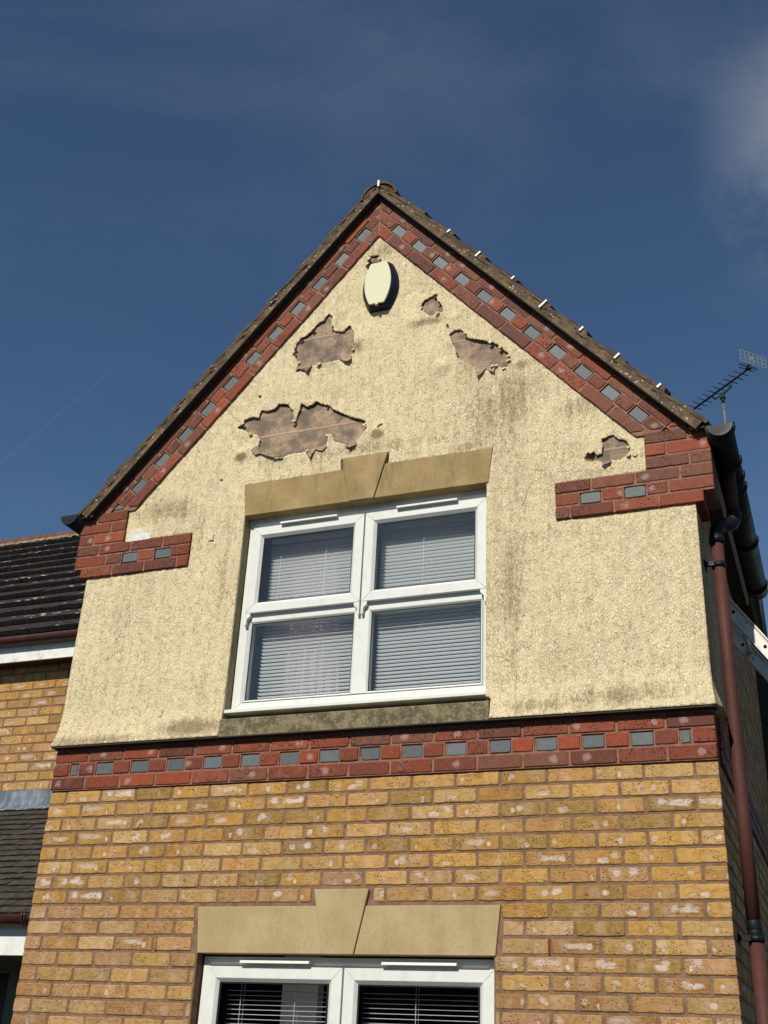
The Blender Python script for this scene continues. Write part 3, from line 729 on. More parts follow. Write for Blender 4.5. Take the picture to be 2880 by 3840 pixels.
DZ = [(2.35, 2.35, .5, .45, .30), (2.75, 1.9, .3, .5, .28), (3.1, .8, .35, .4, .12), (1.6, 1.95, .5, .12, .25), (2.55, .75, .08, .5, .3), (2.6, 2.05, .40, .32, .42), (2.66, 1.72, .16, .45, .36), (1.8, 1.89, .75, .055, .45), (.50, 1.66, .28, .10, .5), (.78, 1.55, .12, .28, .34), (.95, 1.1, .07, .5, .33), (2.62, 1.0, .14, .6, .34),
      (3.15, .31, .42, .075, .55), (2.0, .4, 1.9, .10, .15), (.85, .30, .22, .06, .75), (.30, .26, .35, .035, .6), (2.75, .29, .25, .05, .55), (1.81, 3.32, .10, .10, .5), (2.10, 3.02, .14, .16, .28), (3.0, 1.93, .15, .10, .6), (2.14, 2.70, .13, .035, .7),
      (1.69, 2.61, .04, .07, .6), (1.86, 1.965, .05, .035, .8), (.975, 1.96, .05, .03, .8), (2.2, 2.3, .28, .32, .30), (3.05, 1.20, .4, .06, .30), (3.25, .66, .08, .08, .3), (2.72, 2.28, .10, .05, .55),
      (1.45, 1.86, .35, .045, .35), (1.5, 2.16, .0, .0, .0), (.62, 2.1, .1, .2, .16), (1.8, 2.45, .2, .4, .14), (3.1, 1.53, .24, .04, .45), (.9, 1.50, .14, .05, .3), (2.4, 1.80, .1, .04, .5), (2.95, 1.7, .12, .22, .35), (1.53, 1.79, .05, .02, .4)]
dirt = np.zeros(len(vx))
for (a, b, rx, rz, am) in DZ:
    if rx: dirt = np.maximum(dirt, am*np.exp(-((vx-a)/rx)**2-((vz-b)/rz)**2))
for i in range(len(vx)):
    x, z = vx[i], vz[i]
    t[i] = (.0140+.003*noise.noise(Vector((x*3, z*3, 1)))+.0016*noise.noise(Vector((x*34, z*13, 5)))+.0016*noise.noise(Vector((x*95, z*36, 2)))
            + .0016*noise.noise(Vector((x*13, z*9, 8))))
    dirt[i] += .12*noise.noise(Vector((x*2.2, z*1.6, 4)))+.10*noise.noise(Vector((x*7, z*3, 4)))
    if dP[i] < .12:
        t[i] += math.exp(-dP[i]/.028)*.0062*(.40+1.6*max(-.3, noise.noise(Vector((x*9, z*9, 3)))))
for (a, b, r_, am) in BUL: t += am*np.exp(-((vx-a)**2+(vz-b)**2)/r_**2)
k = np.clip((.46-vz)/.22, 0, 1)**2; t += .040*k
xx = vx+.014*k*((vx > 3.5)*1.-(vx < .1)*1.)
t = np.maximum(t, .006)
nb = len(vx)
# rim: for every boundary edge a skirt back towards the wall
from collections import Counter
ec = Counter()
for f in F:
    for a, b in ((f[0], f[1]), (f[1], f[2]), (f[2], f[0])): ec[(min(a, b), max(a, b))] += 1
bd = {}
for f in F:
    for a, b in ((f[0], f[1]), (f[1], f[2]), (f[2], f[0])):
        if ec[(min(a, b), max(a, b))] == 1: bd[(int(a), int(b))] = 1
V3 = [(float(xx[i]), float(-t[i]), float(vz[i])) for i in range(nb)]; F3 = []
bi = {}
for (a, b) in bd:
    for q in (a, b):
        if q not in bi:
            bi[q] = len(V3); inner = dP[q] < .004
            back = min(-t[q]+.0075+.003*abs(noise.noise(Vector((xx[q]*50, vz[q]*50, 0)))), -.0008) if inner else -.0008
            V3.append((float(xx[q]), float(back), float(vz[q])))
# orientation: the front must face -y
f0 = F[0]; area = (vx[f0[1]]-vx[f0[0]])*(vz[f0[2]]-vz[f0[0]])-(vx[f0[2]]-vx[f0[0]])*(vz[f0[1]]-vz[f0[0]])
for f in F: F3.append(tuple(int(q) for q in (f if area > 0 else f[::-1])))
nf = len(F3)
for (a, b) in bd: F3.append((b, a, bi[a], bi[b]) if area > 0 else (a, b, bi[b], bi[a]))
me = bpy.data.meshes.new('render_coat'); me.from_pydata(V3, [], F3); me.update()
at = me.attributes.new('dirt', 'FLOAT', 'POINT'); dfull = np.zeros(len(V3), dtype=np.float32); dfull[:nb] = dirt
for q, r_ in bi.items(): dfull[r_] = dirt[q]
at.data.foreach_set('value', dfull)
me.polygons.foreach_set('use_smooth', [True]*nf+[False]*(len(F3)-nf))
rend = link('render_coat', me, MT['render'], house)
rend['label'] = 'cream textured render, blistered and peeled off in ragged patches'
# side return of the render
V3 = []; F3 = []; dl = []; ny, nz = 80, 90
for j in range(nz+1):
    for i in range(ny+1):
        y = -.02+1.0*i/ny; z = RZ+(1.277-RZ)*j/nz; k = max(0, (.46-z)/.22)**2
        V3.append((3.591+.004*noise.noise(Vector((y*3, z*3, 7)))+.002*noise.noise(Vector((y*40, z*20, 7)))+.040*min(k, 1.05)*min(1, (y+.02)/.05+.3)-(.004 if abs(y-.085) < .007 else 0), y-(.038*min(k, 1.05) if i == 0 else 0), z)); dl.append(.55)
for j in range(nz):
    for i in range(ny): a = j*(ny+1)+i; F3.append((a, a+1, a+ny+2, a+ny+1))
b = len(V3)
for i in range(ny+1): V3.append((3.58, V3[i][1]+.004, RZ-.001)); dl.append(.3)
for i in range(ny): F3.append((b+i, b+i+1, i+1, i))
me = bpy.data.meshes.new('render_return'); me.from_pydata(V3, [], F3); me.update()
at = me.attributes.new('dirt', 'FLOAT', 'POINT'); at.data.foreach_set('value', np.array(dl, dtype=np.float32))
me.polygons.foreach_set('use_smooth', [True]*len(F3))
link('render_return', me, MT['render'], house)
# drip bead along the foot of the render
m = MB(); m.box(-.012, 3.604, -.052, .02, RZ-.010, RZ-.004); m.build('drip_bead', MT['soffit'], house)
# torn flakes hanging below the bare patches
def sheet(name, poly, yf, mat, parent, th=.004, step=.006):
    pl = rough(poly, step, .0022, 5); xs = [p[0] for p in pl]; zs = [p[1] for p in pl]
    g = [(a, b) for a in np.arange(min(xs), max(xs), step) for b in np.arange(min(zs), max(zs), step)]
    ga = np.array(g); kk = pip(ga[:, 0], ga[:, 1], pl) & (dist_poly(ga[:, 0], ga[:, 1], pl) > step*.4)
    P_ = [Vector(p) for p in pl]+[Vector((float(a), float(b))) for a, b in ga[kk]]
    v, e, f, _, _, _ = geometry.delaunay_2d_cdt(P_, [(i, (i+1) % len(pl)) for i in range(len(pl))], [], 1, 1e-6)
    z1, z0 = max(zs), min(zs); vs = []
    for q in v: vs.append((q.x, yf((z1-q.y)/(z1-z0), q.x, q.y), q.y))
    n = len(vs); vs += [(a, b+th, c) for a, b, c in vs]
    f = [tuple(q) for q in f]
    if f:
        a = f[0]; ar = (v[a[1]].x-v[a[0]].x)*(v[a[2]].y-v[a[0]].y)-(v[a[2]].x-v[a[0]].x)*(v[a[1]].y-v[a[0]].y)
        if ar < 0: f = [q[::-1] for q in f]
    c = Counter(tuple(sorted((q[i], q[(i+1) % len(q)]))) for q in f for i in range(len(q)))
    sk = [(q[(i+1) % len(q)], q[i], q[i]+n, q[(i+1) % len(q)]+n) for q in f for i in range(len(q)) if c[tuple(sorted((q[i], q[(i+1) % len(q)])))] == 1]
    m_ = MB(); m_.add(vs, f, 0, True); m_.add([], []); m_.f += [tuple(i+n for i in q[::-1]) for q in f]+sk; k_ = len(f)+len(sk); m_.mi += [0]*k_; m_.sm += [True]*len(f)+[False]*len(sk)
    return m_.build(name, mat, parent)
for i, k in enumerate(('F1', 'F2', 'F3', 'F4', 'F5', 'F6', 'F7')):
    sheet('torn_flake', POLY[k], lambda t_, x, z, i=i: -.020-.020*t_**1.6-.006*noise.noise(Vector((x*30, z*30, i))), MT['sub'], rend)
for i, k in enumerate(('W1', 'W2', 'W3', 'W4', 'W5')):
    sheet('filler_patch', POLY[k], lambda t_, x, z, i=i: -.0215-.003*noise.noise(Vector((x*30, z*40, i))), MT['filler' if k == 'W1' else 'filler2'], rend, th=.010)
# curled lips of paint film along the upper rims
for h, kx in zip(holes_[:6], HOLEN[:6]):
    for _ in range(9 if kx in ('P1', 'P2', 'P3') else 4):
        i = random.randrange(len(h)); p = Vector(h[i]); L = random.uniform(.010, .028); a = random.uniform(-.6, .6)
        q = [(p.x-L*.6, p.y-.004), (p.x-L*.1, p.y-L*.7), (p.x+L*.5, p.y-L*.3), (p.x+L*.6, p.y+.004), (p.x, p.y+.008)]
        sheet('paint_curl', q, lambda t_, x, z: -.024-.010*t_, MT['render'], rend, th=.002, step=.008)

# --- stone dressings
def lintel(zb, zt, zk, xl, xr, kt0, kt1, kb0, kb1, y, mat, spl=.024):
    m = MB()
    m.prism([(xl+spl, zb), (kb0-.003, zb), (kb0-(kb0-kt0)*(zt-zb)/(zk-zb)-.003, zt), (xl, zt)], y, .10)
    m.prism([(kb1+.0025, zb), (xr-spl, zb), (xr, zt), (kb1+(kt1-kb1)*(zt-zb)/(zk-zb)+.0025, zt)], y, .10)
    o = m.build('lintel', mat, house, .003)
    m = MB(); m.prism([(kb0, zb-.001), (kb1, zb-.001), (kt1, zk), (kt0, zk)], y-.009, .10)
    m.build('keystone', mat, o, .003)
lintel(1.553, 1.765, 1.837, 1.022, 2.546, 1.652, 1.932, 1.712, 1.858, -.022, MT['ostone'])
lintel(-.834, -.618, -.542, 1.020, 2.583, 1.655, 1.940, 1.722, 1.876, -.006, MT['stone'])
m = MB()
m.hexa([(1.047, -.048, .228), (2.538, -.048, .228), (2.538, .13, .228), (1.047, .13, .228)], [(1.047, -.048, .327), (2.538, -.048, .327), (2.538, .13, .365), (1.047, .13, .365)])
m.build('window_sill', MT['sill'], house, .005)
# reveals of the upper opening
for xa, xb in ((1.0, 1.046), (2.511, 2.55)):
    m = MB(); m.box(xa, xb, .0012, .2, .36, 1.56); m.build('reveal', MT['revealm'], house)

# --- windows
def frame_ring(m, x0, x1, z0, z1, w_, y0, y1, wb=None, mi=0, cham=.012):
    """mitred frame with a chamfered inner edge; front at y0"""
    wb = w_ if wb is None else wb
    o = [(x0, z0), (x1, z0), (x1, z1), (x0, z1)]; i = [(x0+w_, z0+wb), (x1-w_, z0+wb), (x1-w_, z1-w_), (x0+w_, z1-w_)]
    c = [(x0+w_-cham, z0+wb-cham), (x1-w_+cham, z0+wb-cham), (x1-w_+cham, z1-w_+cham), (x0+w_-cham, z1-w_+cham)]
    g = .0006
    for k in range(4):
        j = (k+1) % 4
        ring = []
        def sh(p, q, a):      # shrink slightly to leave the mitre line
            v = Vector(q)-Vector(p); v.normalize(); return (p[0]+v.x*a, p[1]+v.y*a)
        o0, o1 = sh(o[k], o[j], g), sh(o[j], o[k], g); c0, c1 = sh(c[k], c[j], g), sh(c[j], c[k], g); i0, i1 = sh(i[k], i[j], g), sh(i[j], i[k], g)
        vs = [(o0[0], y0, o0[1]), (o1[0], y0, o1[1]), (c1[0], y0, c1[1]), (c0[0], y0, c0[1]), (i0[0], y0+cham, i0[1]), (i1[0], y0+cham, i1[1]),
              (o0[0], y1, o0[1]), (o1[0], y1, o1[1]), (i1[0], y1, i1[1]), (i0[0], y1, i0[1])]
        m.add(vs, [(0, 1, 2, 3), (3, 2, 5, 4), (4, 5, 8, 9), (6, 7, 1, 0), (7, 6, 9, 8), (0, 3, 4, 9, 6), (1, 7, 8, 5, 2)], mi)
def gbox(m, x0, x1, z0, z1, y):
    m.box(x0, x1, y, y+.004, z0, z1)
def pane(x0, x1, z0, z1, y, par):
    m = MB(); m.box(x0, x1, y, y+.004, z0, z1); m.build('pane', MT['glass'], par)
    m = MB(); g = .007
    m.box(x0, x0+g, y-.004, y, z0, z1); m.box(x1-g, x1, y-.004, y, z0, z1); m.box(x0+g, x1-g, y-.004, y, z0, z0+g); m.box(x0+g, x1-g, y-.004, y, z1-g, z1)
    m.build('gasket', MT['gasket'], par)
def horn(m, x, z, s, y0, y1):
    # little scrolled sash horn hanging below the casement stile
    pr = [(0, 0), (.034, 0), (.034, -.016), (.029, -.025), (.019, -.031), (.014, -.042), (.014, -.066), (.010, -.073), (0, -.073)]
    P_ = [(x+s*a, z+b) for a, b in pr]
    if s > 0: P_ = P_[::-1]
    m.prism(P_, y0, y1)
# upper window
win = MB()
frame_ring(win, 1.050, 2.534, .402, 1.552, .062, .055, .13, wb=.046)
win.box(1.7555, 1.8365, .0555, .13, .4485, 1.489)
win.box(1.1125, 1.7550, .0558, .13, .913, .975); win.box(1.8370, 2.4715, .0558, .13, .913, .975)
wino = win.build('window', MT['pvc'], house, .0015)
wino['label'] = 'upper white window with four panes and mock sash horns'
m = MB(); m.box(1.033, 2.530, -.008, .10, .372, .3915); m.box(1.05, 2.51, .02, .12, .392, .4015); m.build('window_board', MT['pvc'], wino, .003)
m = MB(); m.box(1.047, 2.510, .047, .0545, 1.522, 1.5525); m.build('head_packer', MT['inner'], wino)
for (x0, x1) in ((1.088, 1.786), (1.795, 2.500)):
    m = MB(); frame_ring(m, x0, x1, .957, 1.490, .068, .028, .0545, wb=.066, cham=.018)
    horn(m, x0, .957, 1, .030, .052); horn(m, x1, .957, -1, .030, .052)
    s_ = m.build('sash', MT['pvc'], wino, .0015)
    pane(x0+.064, x1-.064, 1.019, 1.426, .048, wino)
for (x0, x1) in ((1.1122, 1.7553), (1.8367, 2.4718)):
    m = MB(); frame_ring(m, x0, x1, .4482, .9128, .010, .0565, .075, cham=.008); m.build('glazing_bead', MT['pvc'], wino)
    pane(x0+.007, x1-.007, .455, .906, .070, wino)
def vents(xs, z, par, y=.046):
    for a, b in xs:
        m = MB(); m.hexa([(a, y-.026, z-.004), (b, y-.026, z-.004), (b, y+.01, z-.001), (a, y+.01, z-.001)], [(a, y-.022, z+.009), (b, y-.022, z+.009), (b, y+.01, z+.012), (a, y+.01, z+.012)])
        m.build('trickle_vent', MT['pvc'], par, .002)
vents(((1.268, 1.626), (1.984, 2.339)), 1.4905, wino, .030)
# lower window
win = MB()
frame_ring(win, 1.053, 2.545, LWB+.02, -.843, .040, .060, .13)
win.box(1.79, 1.818, .062, .13, LWB+.02, -.885)
win2 = win.build('window', MT['pvc'], house, .0015)
win2['label'] = 'lower white window cut off by the bottom of the photo'
for (x0, x1) in ((1.088, 1.807), (1.816, 2.543)):
    m = MB(); frame_ring(m, x0, x1, LWB+.05, -.889, .074, .036, .058, cham=.022)
    m.build('sash', MT['pvc'], win2, .0015)
    pane(x0+.070, x1-.070, LWB+.10, -.958, .050, win2)
vents(((1.275, 1.643), (2.010, 2.374)), -.8725, win2, .034)
# rooms behind the panes
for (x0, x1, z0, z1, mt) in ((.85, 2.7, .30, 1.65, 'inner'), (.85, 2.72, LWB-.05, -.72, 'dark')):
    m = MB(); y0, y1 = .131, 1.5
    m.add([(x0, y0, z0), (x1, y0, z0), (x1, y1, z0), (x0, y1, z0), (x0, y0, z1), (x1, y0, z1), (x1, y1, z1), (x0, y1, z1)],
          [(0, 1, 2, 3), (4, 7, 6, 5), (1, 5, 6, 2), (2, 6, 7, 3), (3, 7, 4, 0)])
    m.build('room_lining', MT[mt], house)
m = MB(); m.box(1.30, 1.50, .45, .52, LWB, -.8); m.build('white_partition', MT['inner'], house)

# --- blinds
def blind(x0, x1, z0, z1, y, tilt, label, group, pitch=.0212, cords=(.12, .60)):
    t_ = thing('venetian_blind', ((x0+x1)/2, y, z0), label, 'blind', group)
    m = MB(); m.box(x0, x1, y-.013, y+.013, z1, z1+.026); m.build('headrail', MT['slat'], t_)
    m = MB(); n = int((z1-z0)/pitch); L = .0125; c, s = math.cos(tilt)*L, math.sin(tilt)*L
    for i in range(n):
        z = z0+pitch*i+random.uniform(-.0004, .0004); sg = random.uniform(-.0006, .0006)
        m.add([(x0, y-c, z-s), (x1, y-c, z-s+sg), (x1, y, z+.0016+sg), (x0, y, z+.0016), (x1, y+c, z+s+sg), (x0, y+c, z+s)], [(0, 1, 2, 3), (3, 2, 4, 5)], 0, True)
    m.build('slats', MT['slat'], t_)
    m = MB()
    for k in cords:
        for d in (-.012, .012): m.tube([(x0+k*(x1-x0)+(.004 if d > 0 else 0), y+d*1.1, z0), (x0+k*(x1-x0)+(.004 if d > 0 else 0), y+d*1.1, z1)], .0009, 6)
    m.build('ladder_cords', MT['cord'], t_)
    m = MB(); m.box(x0, x1, y-.012, y+.012, z0-.022, z0-.012); m.build('bottom_rail', MT['slat'], t_)
g = 'white slatted blinds behind the window panes'
blind(1.155, 1.752, .452, 1.43, .150, R(-15), 'white slatted blind with a pink curtain behind it, left half of the upper window', g)
blind(1.850, 2.462, .452, 1.43, .150, R(-15), 'white slatted blind, right half of the upper window', g, cords=(.42, .93))
blind(1.150, 1.735, -2.05, -.95, .150, R(-3), 'white slatted blind with open slats, left half of the lower window', g, cords=(.14, .64))
blind(1.870, 2.470, -2.05, -.95, .150, R(-3), 'white slatted blind with open slats, right half of the lower window', g, cords=(.45, .95))
t_ = thing('curtain', (1.42, .22, .42), 'pink gathered curtain seen through the slats of the upper left panes', 'curtain')
m = MB(); vs = []; nn = 60
for j in range(14):
    for i in range(nn+1):
        x = 1.27+.34*i/nn*(.8+.2*j/13 if j < 20 else 1); z = .42+1.0*(1-j/13)
        vs.append((x, .225+.014*math.sin(i*.62+.3*j)+.01*math.sin(i*.23), z))
m.add(vs, [(j*(nn+1)+i, j*(nn+1)+i+1, (j+1)*(nn+1)+i+1, (j+1)*(nn+1)+i) for j in range(13) for i in range(nn)], 0, True)
m.build('cloth', MT['pinkc'], t_)
m = MB(); m.tube([(1.2, .235, 1.44), (1.75, .235, 1.44)], .008); m.build('curtain_rail', MT['pvc'], t_)

# --- side wall of the house (brick in shade)
fr = lambda x, y, z: (3.59-y, x, z)          # local x runs back along the wall
Bs = Bricks(fr)
courses(Bs, 0.105, 3.85, 0, 1, 41, half_odd=False)
def side_top(poly): return poly
for n in range(18):
    z0 = .225+.075*n
    x = (1.0 if z0 < 1.25 else .105)
    while x < 3.85:
        xe = min(x+.215, 3.85)
        if xe-x > .03: Bs.rect(x, xe, z0, z0+.065, col=random.choice(YL))
        x = xe+.010 if not (x < 1.01 and n % 2) else xe-.1025
for n in range(18, 36):
    z0 = .225+.075*n; k = (z0-1.55)
    a, b = 1.85+k*.9, 3.85
    x = a
    while x < b:
        xe = min(x+.215, b)
        if xe-x > .03: Bs.rect(x, xe, z0, z0+.065, col=random.choice(YL))
        x = xe+.01
Bs.build('side_brick_wall', MT['yb'], house)
Rs = Bricks(fr)
for n, z0 in enumerate((0, .075, .15)):
    x = .0 if n != 1 else .105
    while x < 3.85:
        xe = min(x+(.215 if n != 1 else .1025), 3.85)
        if xe-x > .03: Rs.rect(max(x, .1), xe, z0, z0+.065, y=-.012, col=red(), jit=.0008)
        x = xe+.01
Rs.build('side_red_band', MT['rb'], house)
m = MB(); m.box(3.48, 3.5855, .10, 3.848, GZ, 1.60)
m.add([(3.48, 1.86, 1.6), (3.48, 3.848, 1.6), (3.48, 3.848, 2.9), (3.48, 3.0, 2.9), (3.5855, 1.86, 1.6), (3.5855, 3.848, 1.6), (3.5855, 3.848, 2.9), (3.5855, 3.0, 2.9)],
      [(0, 1, 2, 3), (7, 6, 5, 4), (0, 4, 5, 1), (1, 5, 6, 2), (2, 6, 7, 3), (3, 7, 4, 0)])
m.box(.004, .11, .1, 3.8, GZ, 1.72)                # left flank
m.box(.11, 3.48, 3.7, 3.8, GZ, 1.72)               # rear wall
m.build('wall_core', MT['mortar'], house)

# --- roof of the gable
YF = -.085; YB = 3.0
def roof_side(side):
    par = None
    m = MB()       # tiles
    gauge = .297 if side > 0 else .306; s_ = 2.77
    s0 = 2.80 if side > 0 else 2.86
    steps = [(s0-gauge*(i+1), s0-gauge*i) for i in range(10)]
    clipv = []
    for i, (a, b) in enumerate(steps):
        a2 = max(a-.06, -.02)
        ncol = 10; wy = (YB-YF)/ncol
        for c in range(ncol):
            y0, y1 = YF-.004+wy*c, YF-.004+wy*(c+1)-.004
            j = [random.uniform(-.004, .004) for _ in range(4)]; jb = random.uniform(-.012, .008)
            segs = 8 if c == 0 else 3
            bot = []; top = []
            n0, n1 = .036, .058
            for k in range(segs+1):
                u = k/segs; s_ = a2+(b-a2)*u+(jb if k == segs else 0)
                nb_ = n0+(n1-n0)*u+(random.uniform(-.0035, .0035) if c == 0 else 0); nt_ = nb_+.021+j[0]*.5+(random.uniform(-.003, .003) if c == 0 else 0)
                bot.append(rake_pt(side, s_, nb_)); top.append(rake_pt(side, s_, nt_))
            poly = bot+top[::-1]
            vs = []; nn = len(poly)
            for (x, z) in poly: vs.append((x, y0+(random.uniform(-.003, .003) if c == 0 else 0), z))
            mid = [(x, (y0+y1)/2, z) for x, z in bot]+[(x-side*0*ST, (y0+y1)/2, z) for x, z in top[::-1]]
            # roll of the tile: the middle is raised, the sides low
            lift = .016
            ym0, ym1 = y0+(y1-y0)*.30, y0+(y1-y0)*.0
            rings = []
            prof = ((0, 0), (.12, .4), (.25, 1), (.38, .4), (.5, 0), (.62, .4), (.75, 1), (.88, .4), (1, 0))
            for u, h in prof:
                y = y0+(y1-y0)*u
                rings.append([(x, y, z) for x, z in bot]+[(x+side*ST*lift*h, y, z+CT*lift*h) for x, z in top[::-1]])
            rings[0] = vs
            b_ = [v for r_ in rings for v in r_]; fs = []
            for r_ in range(len(rings)-1):
                for q in range(nn):
                    q2 = (q+1) % nn; fs.append((r_*nn+q, r_*nn+q2, (r_+1)*nn+q2, (r_+1)*nn+q))
            fs.append(tuple(range(nn))[::-1]); fs.append(tuple((len(rings)-1)*nn+q for q in range(nn)))
            if side < 0: fs = [f[::-1] for f in fs]
            m.add(b_, fs)
        clipv.append(b)
    ti = m.build('roof_slope', MT['tile'], house)
    # verge mortar, rough
    vs = []; fs = []; ns, nn_ = 300, 7
    smax = 2.78
    def npt(s_, n_): return rake_pt(side, s_, n_)
    for i in range(ns+1):
        s_ = smax*i/ns
        for k in range(nn_+1):
            ph_ = ((s0-s_) % gauge)/gauge
            n_ = .004+(.052+.020*(1-ph_)-.004)*k/nn_
            x, z = npt(s_+.003*noise.noise(Vector((s_*60, k, 1))), n_)
            y = YF+.004+.006*noise.noise(Vector((s_*22*side, k*.7, 3)))+.005*noise.noise(Vector((s_*70*side, k*2., 3)))-(.005 if k > 3 else 0)
            vs.append((x, y, z))
    for i in range(ns):
        for k in range(nn_): q = i*(nn_+1)+k; fs.append((q, q+1, q+nn_+2, q+nn_+1) if side > 0 else (q, q+nn_+1, q+nn_+2, q+1))
    b0 = len(vs)
    fs = [f[::-1] for f in fs]
    mm = MB(); mm.add(vs, fs, 0, True)
    mm.prism([npt(0, .008), npt(smax, .008), npt(smax, .04), npt(0, .04)][::side], YF+.02, .12)
    mm.build('verge_mortar', MT['vmortar'], ti)
    mm = MB(); P_ = [npt(-.0, 0), npt(smax-.06, 0), npt(smax-.06, .006), npt(0, .006)]
    mm.prism(P_[::side], YF+.004, .10); mm.build('undercloak', MT['soffit'], ti)
    # white clips over the tile ends
    for i, (a, b) in enumerate(steps):
        if side > 0 and 0 < i and a > .25:
            mm = MB(); s_ = b-.045+random.uniform(-.012, .012); L_ = random.uniform(.016, .03)*(1.3 if i in (2, 4, 6) else .6)
            for (n0, n1, y0, y1) in ((.072-L_*1.3, .080, YF-.011, YF-.008), (.080, .083, YF-.011, YF+.035)):
                P_ = [npt(s_-.006, n0), npt(s_+.006, n0), npt(s_+.006, n1), npt(s_-.006, n1)]
                mm.prism(P_, y0, y1)
            mm.build('verge_clip', MT['clip'], ti)
    return ti
roof_side(1); roof_side(-1)
# ridge tiles
ro = []
def arc(x0, z0, r_, th, a0, a1, n):
    o = [(x0+(r_)*math.cos(a), z0+r_*math.sin(a)) for a in [a0+(a1-a0)*i/n for i in range(n+1)]]
    i_ = [(x0+(r_-th)*math.cos(a), z0+(r_-th)*math.sin(a)) for a in [a1-(a1-a0)*i/n for i in range(n+1)]]
    return o, i_
m = MB(); y = YF-.012
for k in range(7):
    o, i_ = arc(1.806, 3.702+random.uniform(-.003, .003), .128+(.004 if k % 2 else 0), .017, R(2), R(178), 22)
    n = len(o)
    y1 = y+.445
    vs = [(a, y, b) for a, b in o]+[(a, y, b) for a, b in i_[::-1]]+[(a, y1, b) for a, b in o]+[(a, y1, b) for a, b in i_[::-1]]
    fs = []
    for q in range(n-1):
        fs += [(q, n+q, n+q+1, q+1), (q, q+1, 2*n+q+1, 2*n+q), (n+q, 3*n+q, 3*n+q+1, n+q+1), (2*n+q, 2*n+q+1, 3*n+q+1, 3*n+q)]
    m.add(vs, fs, 0, False); y = y1+.004
rt_ = m.build('ridge_tiles', MT['tile'], house)
# mortar fill in the mouth of the first ridge tile, split down the middle
for sgn in (-1, 1):
    vs = []; fs = []; N = 16; K = 8
    for i in range(N+1):
        a = R(90)-sgn*R(86)*i/N
        for k in range(K+1):
            r_ = .112*k/K
            x = 1.802+r_*math.cos(a)+sgn*.004*(1 if i == 0 else .5); z = 3.712+r_*math.sin(a)
            zl = AZ-SL*abs(x-AX)+.008
            z = max(z, zl)
            vs.append((x, YF+.004+.006*noise.noise(Vector((x*40, z*40, 3))), z))
    for i in range(N):
        for k in range(K): q = i*(K+1)+k; fs.append((q, q+K+1, q+K+2, q+1)[::sgn])
    mm = MB(); mm.add(vs, fs, 0, True); mm.build('ridge_bedding', MT['vmortar'], rt_)
m = MB(); m.box(1.797, 1.811, YF-.018, YF-.0125, 3.787, 3.836); m.box(1.797, 1.811, YF-.0125, YF+.05, 3.831, 3.836); m.build('ridge_clip', MT['clip'], rt_)
m = MB()
for x0, x1 in ((3.605, 3.70), (-.105, .0)):         # boxed ends of the eaves
    m = MB(); m.box(x0, x1, YF+.016, .1, 1.668, 1.690); m.build('eaves_box', MT['soffit'], house)
# eaves boards along the right side
m = MB(); m.box(3.592, 3.668, .216, 2.1, 1.560, 1.568); m.build('soffit', MT['soffit'], house)
m = MB(); m.box(3.6685, 3.684, .216, 2.1, 1.552, 1.70); m.build('fascia_board', MT['wood'], house)
m = MB(); m.box(-.09, -.075, .216, 2.0, 1.552, 1.70); m.build('fascia_board', MT['soffit'], house)

